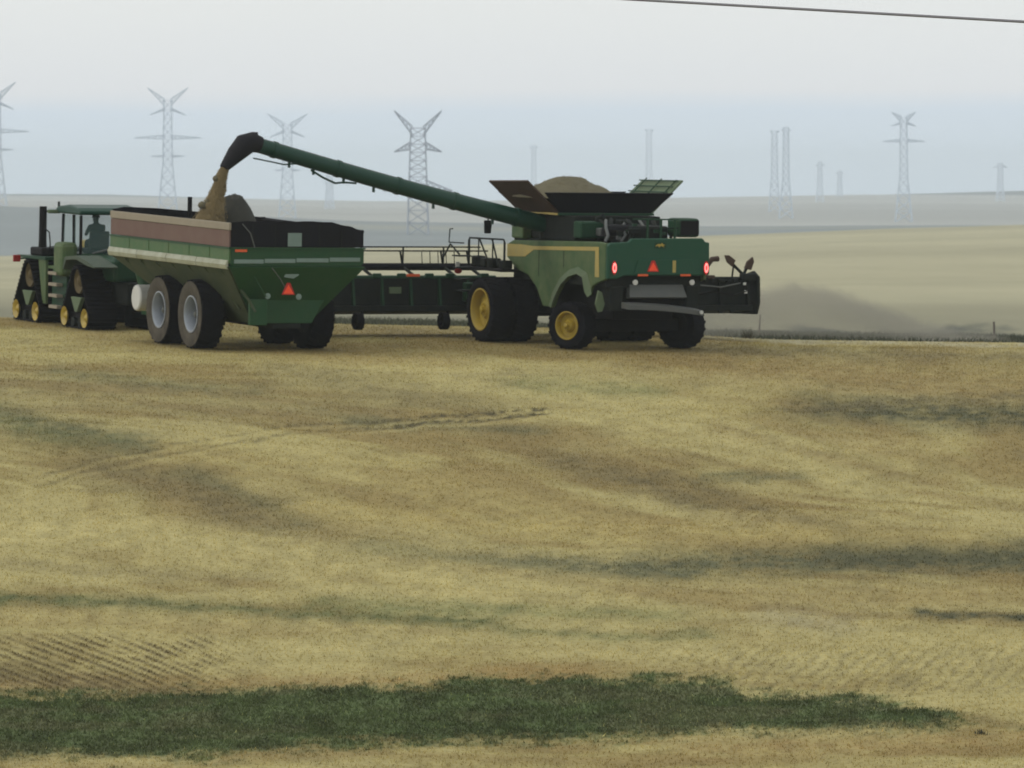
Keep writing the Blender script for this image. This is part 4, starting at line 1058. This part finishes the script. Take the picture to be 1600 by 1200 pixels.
# ------------------------------------------------------------------ pylons
def at(px, y, z_rel=0):
    x = (px - 800) / F * y
    return Vector((x, y, gz(x, y) + z_rel))
def lattice(b, z0, z1, w0, w1, n, r):
    for i in range(n):
        a0, a1 = i / n, (i + 1) / n
        za, zb_ = z0 + (z1 - z0) * a0, z0 + (z1 - z0) * a1
        wa, wb = w0 + (w1 - w0) * a0, w0 + (w1 - w0) * a1
        c0 = [(-wa, -wa, za), (wa, -wa, za), (wa, wa, za), (-wa, wa, za)]; c1 = [(-wb, -wb, zb_), (wb, -wb, zb_), (wb, wb, zb_), (-wb, wb, zb_)]
        for k in range(4):
            q = (k + 1) % 4
            b.tube([c0[k], c1[k]], r, 4); b.tube([c0[k], c1[q]], r * .55, 4); b.tube([c0[q], c1[k]], r * .55, 4); b.tube([c1[k], c1[q]], r * .55, 4)
def arm(b, x0, z0, x1, z1, w, th, r):
    # tapering truss arm from the body out to a point
    tip = (x1, 0, z1)
    for yy in (-w, w):
        b.tube([(x0, yy, z0 + th), tip], r, 4); b.tube([(x0, yy, z0 - th), tip], r, 4)
        for k in range(4):
            t, u = k / 5, (k + 1) / 5
            l = lambda s, t: (x0 + (x1 - x0) * t, yy * (1 - t), z0 + s * th * (1 - t) + (z1 - z0) * t)
            b.tube([l(1, t), l(-1, u)], r * .6, 4); b.tube([l(-1, t), l(1, u)], r * .6, 4)
def pylon(px, y, top, base, label, arms, rot=0, bw=1.9, foot=3.4, r=.17, steel='steel', group='high voltage pylons in the haze'):
    s = y / F                       # metres per pixel there
    x = (px - 800) * s; zt = ZC - (top - 300) * s; g = gz(x, y)
    zb_ = g; H_ = zt - zb_
    o = thing('pylon', label, 'pylon', (x, y, g), group)
    o.rotation_euler = (0, 0, math.radians(rot))
    tb = MB(); waist = H_ * .40; body_top = H_ * arms.get('body', .93)
    lattice(tb, -0.3, waist, foot, bw, 4, r * 1.25); lattice(tb, waist, body_top, bw, bw * .78, 7, r)
    tb.obj('tower_body', M[steel], o)
    for (hz, half, lift, th) in arms['list']:
        for sg in (-1, 1):
            a = MB(); arm(a, sg * bw * .8, H_ * hz, sg * half, H_ * hz + lift, bw * .7, th, r)
            a.obj('cross_arm', M[steel], o)
    for sg in (-1, 1):
        if arms.get('ear'):
            e = arms['ear']; a = MB(); arm(a, sg * bw * .6, body_top - 1, sg * e, H_, bw * .6, 1.6, r); a.obj('earth_wire_peak', M[steel], o)
    return o
A3 = lambda big, mid, ear: {'ear': ear, 'body': .90, 'list': [(.61, big, -.3, .9), (.46, mid, 0, .5), (.83, ear * .9, -2.6, .5)]}
pylon(-6, 2900, 128, 322, 'tall lattice pylon cut off by the left edge of the view', A3(14.5, 7.5, 8.5), bw=2.1, foot=4.6)
pylon(262, 2950, 137, 318, 'tall lattice pylon with V shaped top above the tractor cab', A3(15.0, 7.5, 9), bw=2.1, foot=4.3)
pylon(449, 3100, 178, 345, 'lattice pylon standing behind the raised unloading tube of the combine', A3(9, 6, 9.2), bw=2.4, foot=4.0, r=.19)
pylon(653, 2300, 173, 312, 'darkest and broadest lattice pylon with two drooping arms behind the unloading tube', {'ear': 8.2, 'body': .86, 'list': [(.72, 8.2, -2.2, 1.3), (.40, 12.0, -2.0, 1.8)]}, bw=3.1, foot=3.6, r=.22, steel='steel2')
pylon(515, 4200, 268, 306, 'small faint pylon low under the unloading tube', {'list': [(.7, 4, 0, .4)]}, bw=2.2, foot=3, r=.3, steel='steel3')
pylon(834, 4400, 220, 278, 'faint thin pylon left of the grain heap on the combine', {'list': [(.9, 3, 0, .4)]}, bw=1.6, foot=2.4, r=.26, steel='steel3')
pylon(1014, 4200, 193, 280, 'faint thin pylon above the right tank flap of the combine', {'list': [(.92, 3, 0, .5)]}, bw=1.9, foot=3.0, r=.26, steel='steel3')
pylon(1210, 3900, 196, 302, 'left and fainter one of the close pair of narrow pylons', {'list': [(.93, 2.8, 0, .4)]}, bw=1.9, foot=3.2, r=.25)
pylon(1228, 3500, 188, 304, 'right and darker one of the close pair of narrow pylons', {'list': [(.9, 2.4, 0, .4)]}, bw=1.7, foot=3.6, r=.26)
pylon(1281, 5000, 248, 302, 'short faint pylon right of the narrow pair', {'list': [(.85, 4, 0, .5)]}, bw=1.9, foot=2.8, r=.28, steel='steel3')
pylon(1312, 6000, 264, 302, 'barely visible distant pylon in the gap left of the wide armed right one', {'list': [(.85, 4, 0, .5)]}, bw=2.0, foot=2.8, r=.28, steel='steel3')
pylon(1412, 3300, 175, 302, 'pylon with level wide arms standing alone on the right', {'ear': 6.0, 'body': .95, 'list': [(.74, 10.5, -.4, .7), (.9, 6, -1.5, .5)]}, bw=2.0, foot=4.2, r=.21)
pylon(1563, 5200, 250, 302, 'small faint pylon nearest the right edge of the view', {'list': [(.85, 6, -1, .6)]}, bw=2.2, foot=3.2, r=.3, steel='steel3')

# ------------------------------------------------------------------ cable, post, clumps
pts = []
ca, cb2 = Vector((9.0, 118, 0)), Vector((23.0, 110, 0))
def cable_point(px, y):
    return Vector(((px - 800) / F * y, y, ZC + (300 - (-1 + .0569 * (px - 985))) * y / F))
ca, cb2 = cable_point(985, 116), cable_point(1600, 108)
for k in range(29):
    t = -7 + k * .5
    q = ca.lerp(cb2, t); q.z += .0016 * (t * (t - 1)); pts.append(q)
MB().tube(pts, .026, 6).obj('power_cable', M['cable'])
tag(bpy.data.objects['power_cable'], 'thin dark overhead cable sagging across the upper right of the sky', 'cable')
p = at(1553, 262)
po = MB().tube([(0, 0, -.2), (.01, 0, .45), (.0, 0, .86)], [.05, .048, .042], 8).obj('fence_post', M['wood'])
po.location = p; tag(po, 'lone weathered fence post standing in the verge at far right', 'post')
p = at(1186, 262)
po = MB().tube([(0, 0, -.2), (.02, 0, .5), (.05, 0, .95)], [.04, .038, .03], 8).obj('fence_post', M['wood'])
def clump(px, y, w, h, n, col, label, name='weed_clump'):
    b = MB(); c = at(px, y)
    for k in range(n):
        x = random.gauss(0, w / 2.5); yy = random.gauss(0, w / 2.5); hh = h * random.uniform(.5, 1) * math.exp(-(x / w) ** 2)
        a = random.uniform(0, 3.14); q = random.uniform(.01, .03); lx = random.gauss(0, .4) * hh
        b.add([(x - q * math.cos(a), yy - q * math.sin(a), -.1), (x + q * math.cos(a), yy + q * math.sin(a), -.1), (x + lx, yy, hh)], [(0, 1, 2)])
    o = b.obj(name, paint('weed_' + str(px), col, tuple(q * 1.6 for q in col), .5, .9), None); o.location = c
    tag(o, label, 'weed')
po.location = p; tag(po, 'short leaning post rising from the dust just right of the header', 'post')
clump(1169, 214, .22, .42, 60, (.06, .055, .035), 'dark tuft of weed on the crest just right of the rear wheel')
clump(1532, 126.5, .14, .12, 50, (.05, .05, .03), 'dark tuft at the right tip of the green weed patch')
clump(1365, 245, 1.0, .35, 160, (.10, .10, .07), 'low grey bush in the verge between the dust and the lone post')

# ------------------------------------------------------------------ dust drifting behind the header
def vol_mat(name, col, dens, noise=None):
    m = bpy.data.materials.new(name); m.use_nodes = True; t = m.node_tree; t.nodes.clear()
    o = t.nodes.new('ShaderNodeOutputMaterial'); v = t.nodes.new('ShaderNodeVolumePrincipled')
    v.inputs['Color'].default_value = (*col, 1); v.inputs['Density'].default_value = dens
    v.inputs['Anisotropy'].default_value = 0.0
    t.links.new(v.outputs[0], o.inputs['Volume'])
    if noise:
        tc = t.nodes.new('ShaderNodeTexCoord'); n = t.nodes.new('ShaderNodeTexNoise')
        n.inputs['Scale'].default_value = noise; n.inputs['Detail'].default_value = 6; n.inputs['Roughness'].default_value = .65
        t.links.new(tc.outputs['Object'], n.inputs['Vector'])
        sp_ = t.nodes.new('ShaderNodeSeparateXYZ'); t.links.new(tc.outputs['Object'], sp_.inputs[0])
        # falls off with the height above a ridge that sinks to the right
        r = t.nodes.new('ShaderNodeFloatCurve') if False else None
        top = t.nodes.new('ShaderNodeFloatCurve'); top.inputs['Factor'].default_value = 1
        cv = top.mapping.curves[0]; ptz = [(0, .50), (.36, .53), (.44, .60), (.52, .57), (.60, .48), (.70, .33), (.82, .16), (1, .02)]
        cv.points[0].location = ptz[0]; cv.points[1].location = ptz[-1]
        for q in ptz[1:-1]: cv.points.new(*q)
        top.mapping.update()
        mu = t.nodes.new('ShaderNodeMapRange'); mu.inputs['From Min'].default_value = -4.5; mu.inputs['From Max'].default_value = 9.5
        t.links.new(sp_.outputs['X'], mu.inputs['Value']); t.links.new(mu.outputs[0], top.inputs['Value'])
        ts = t.nodes.new('ShaderNodeMath'); ts.operation = 'MULTIPLY'; ts.inputs[1].default_value = 3.3
        t.links.new(top.outputs[0], ts.inputs[0]); top = ts
        nn = t.nodes.new('ShaderNodeMath'); nn.operation = 'MULTIPLY_ADD'; nn.inputs[1].default_value = 1.9; nn.inputs[2].default_value = -1.0
        t.links.new(n.outputs['Fac'], nn.inputs[0])
        a = t.nodes.new('ShaderNodeMath'); a.operation = 'ADD'; t.links.new(top.outputs[0], a.inputs[0]); t.links.new(nn.outputs[0], a.inputs[1])
        b_ = t.nodes.new('ShaderNodeMath'); b_.operation = 'SUBTRACT'; t.links.new(a.outputs[0], b_.inputs[0]); t.links.new(sp_.outputs['Z'], b_.inputs[1])
        mr_ = t.nodes.new('ShaderNodeMapRange'); mr_.interpolation_type = 'SMOOTHSTEP'
        mr_.inputs['From Min'].default_value = 0; mr_.inputs['From Max'].default_value = .35; mr_.inputs['To Min'].default_value = 0; mr_.inputs['To Max'].default_value = dens
        t.links.new(b_.outputs[0], mr_.inputs['Value'])
        m2 = t.nodes.new('ShaderNodeMapRange'); m2.interpolation_type = 'SMOOTHSTEP'
        m2.inputs['From Min'].default_value = .3; m2.inputs['From Max'].default_value = 1.5; m2.inputs['To Min'].default_value = 1; m2.inputs['To Max'].default_value = .35
        t.links.new(b_.outputs[0], m2.inputs['Value'])
        mm = t.nodes.new('ShaderNodeMath'); mm.operation = 'MULTIPLY'; t.links.new(mr_.outputs[0], mm.inputs[0]); t.links.new(m2.outputs[0], mm.inputs[1])
        t.links.new(mm.outputs[0], v.inputs['Density'])
    return m
c = at(1170, 232)
dc = MB().box((-4.5, -2.5, -.6), (9.5, 6.5, 3.2)).obj('dust_cloud', vol_mat('drifting_dust', (.42, .40, .34), .18, 2.0))
dc.location = (c.x, c.y + 4, c.z)
tag(dc, 'low dark plume of dust drifting right from the end of the header', 'dust', kind='stuff')

# ------------------------------------------------------------------ haze
hz = MB().box((-6500, -400, float(ZMIN) - 1.5), (6500, 9600, ZC + 56)).obj('haze', vol_mat('haze_air', (.85, .93, 1.0), .00011))
hz['kind'] = 'stuff'
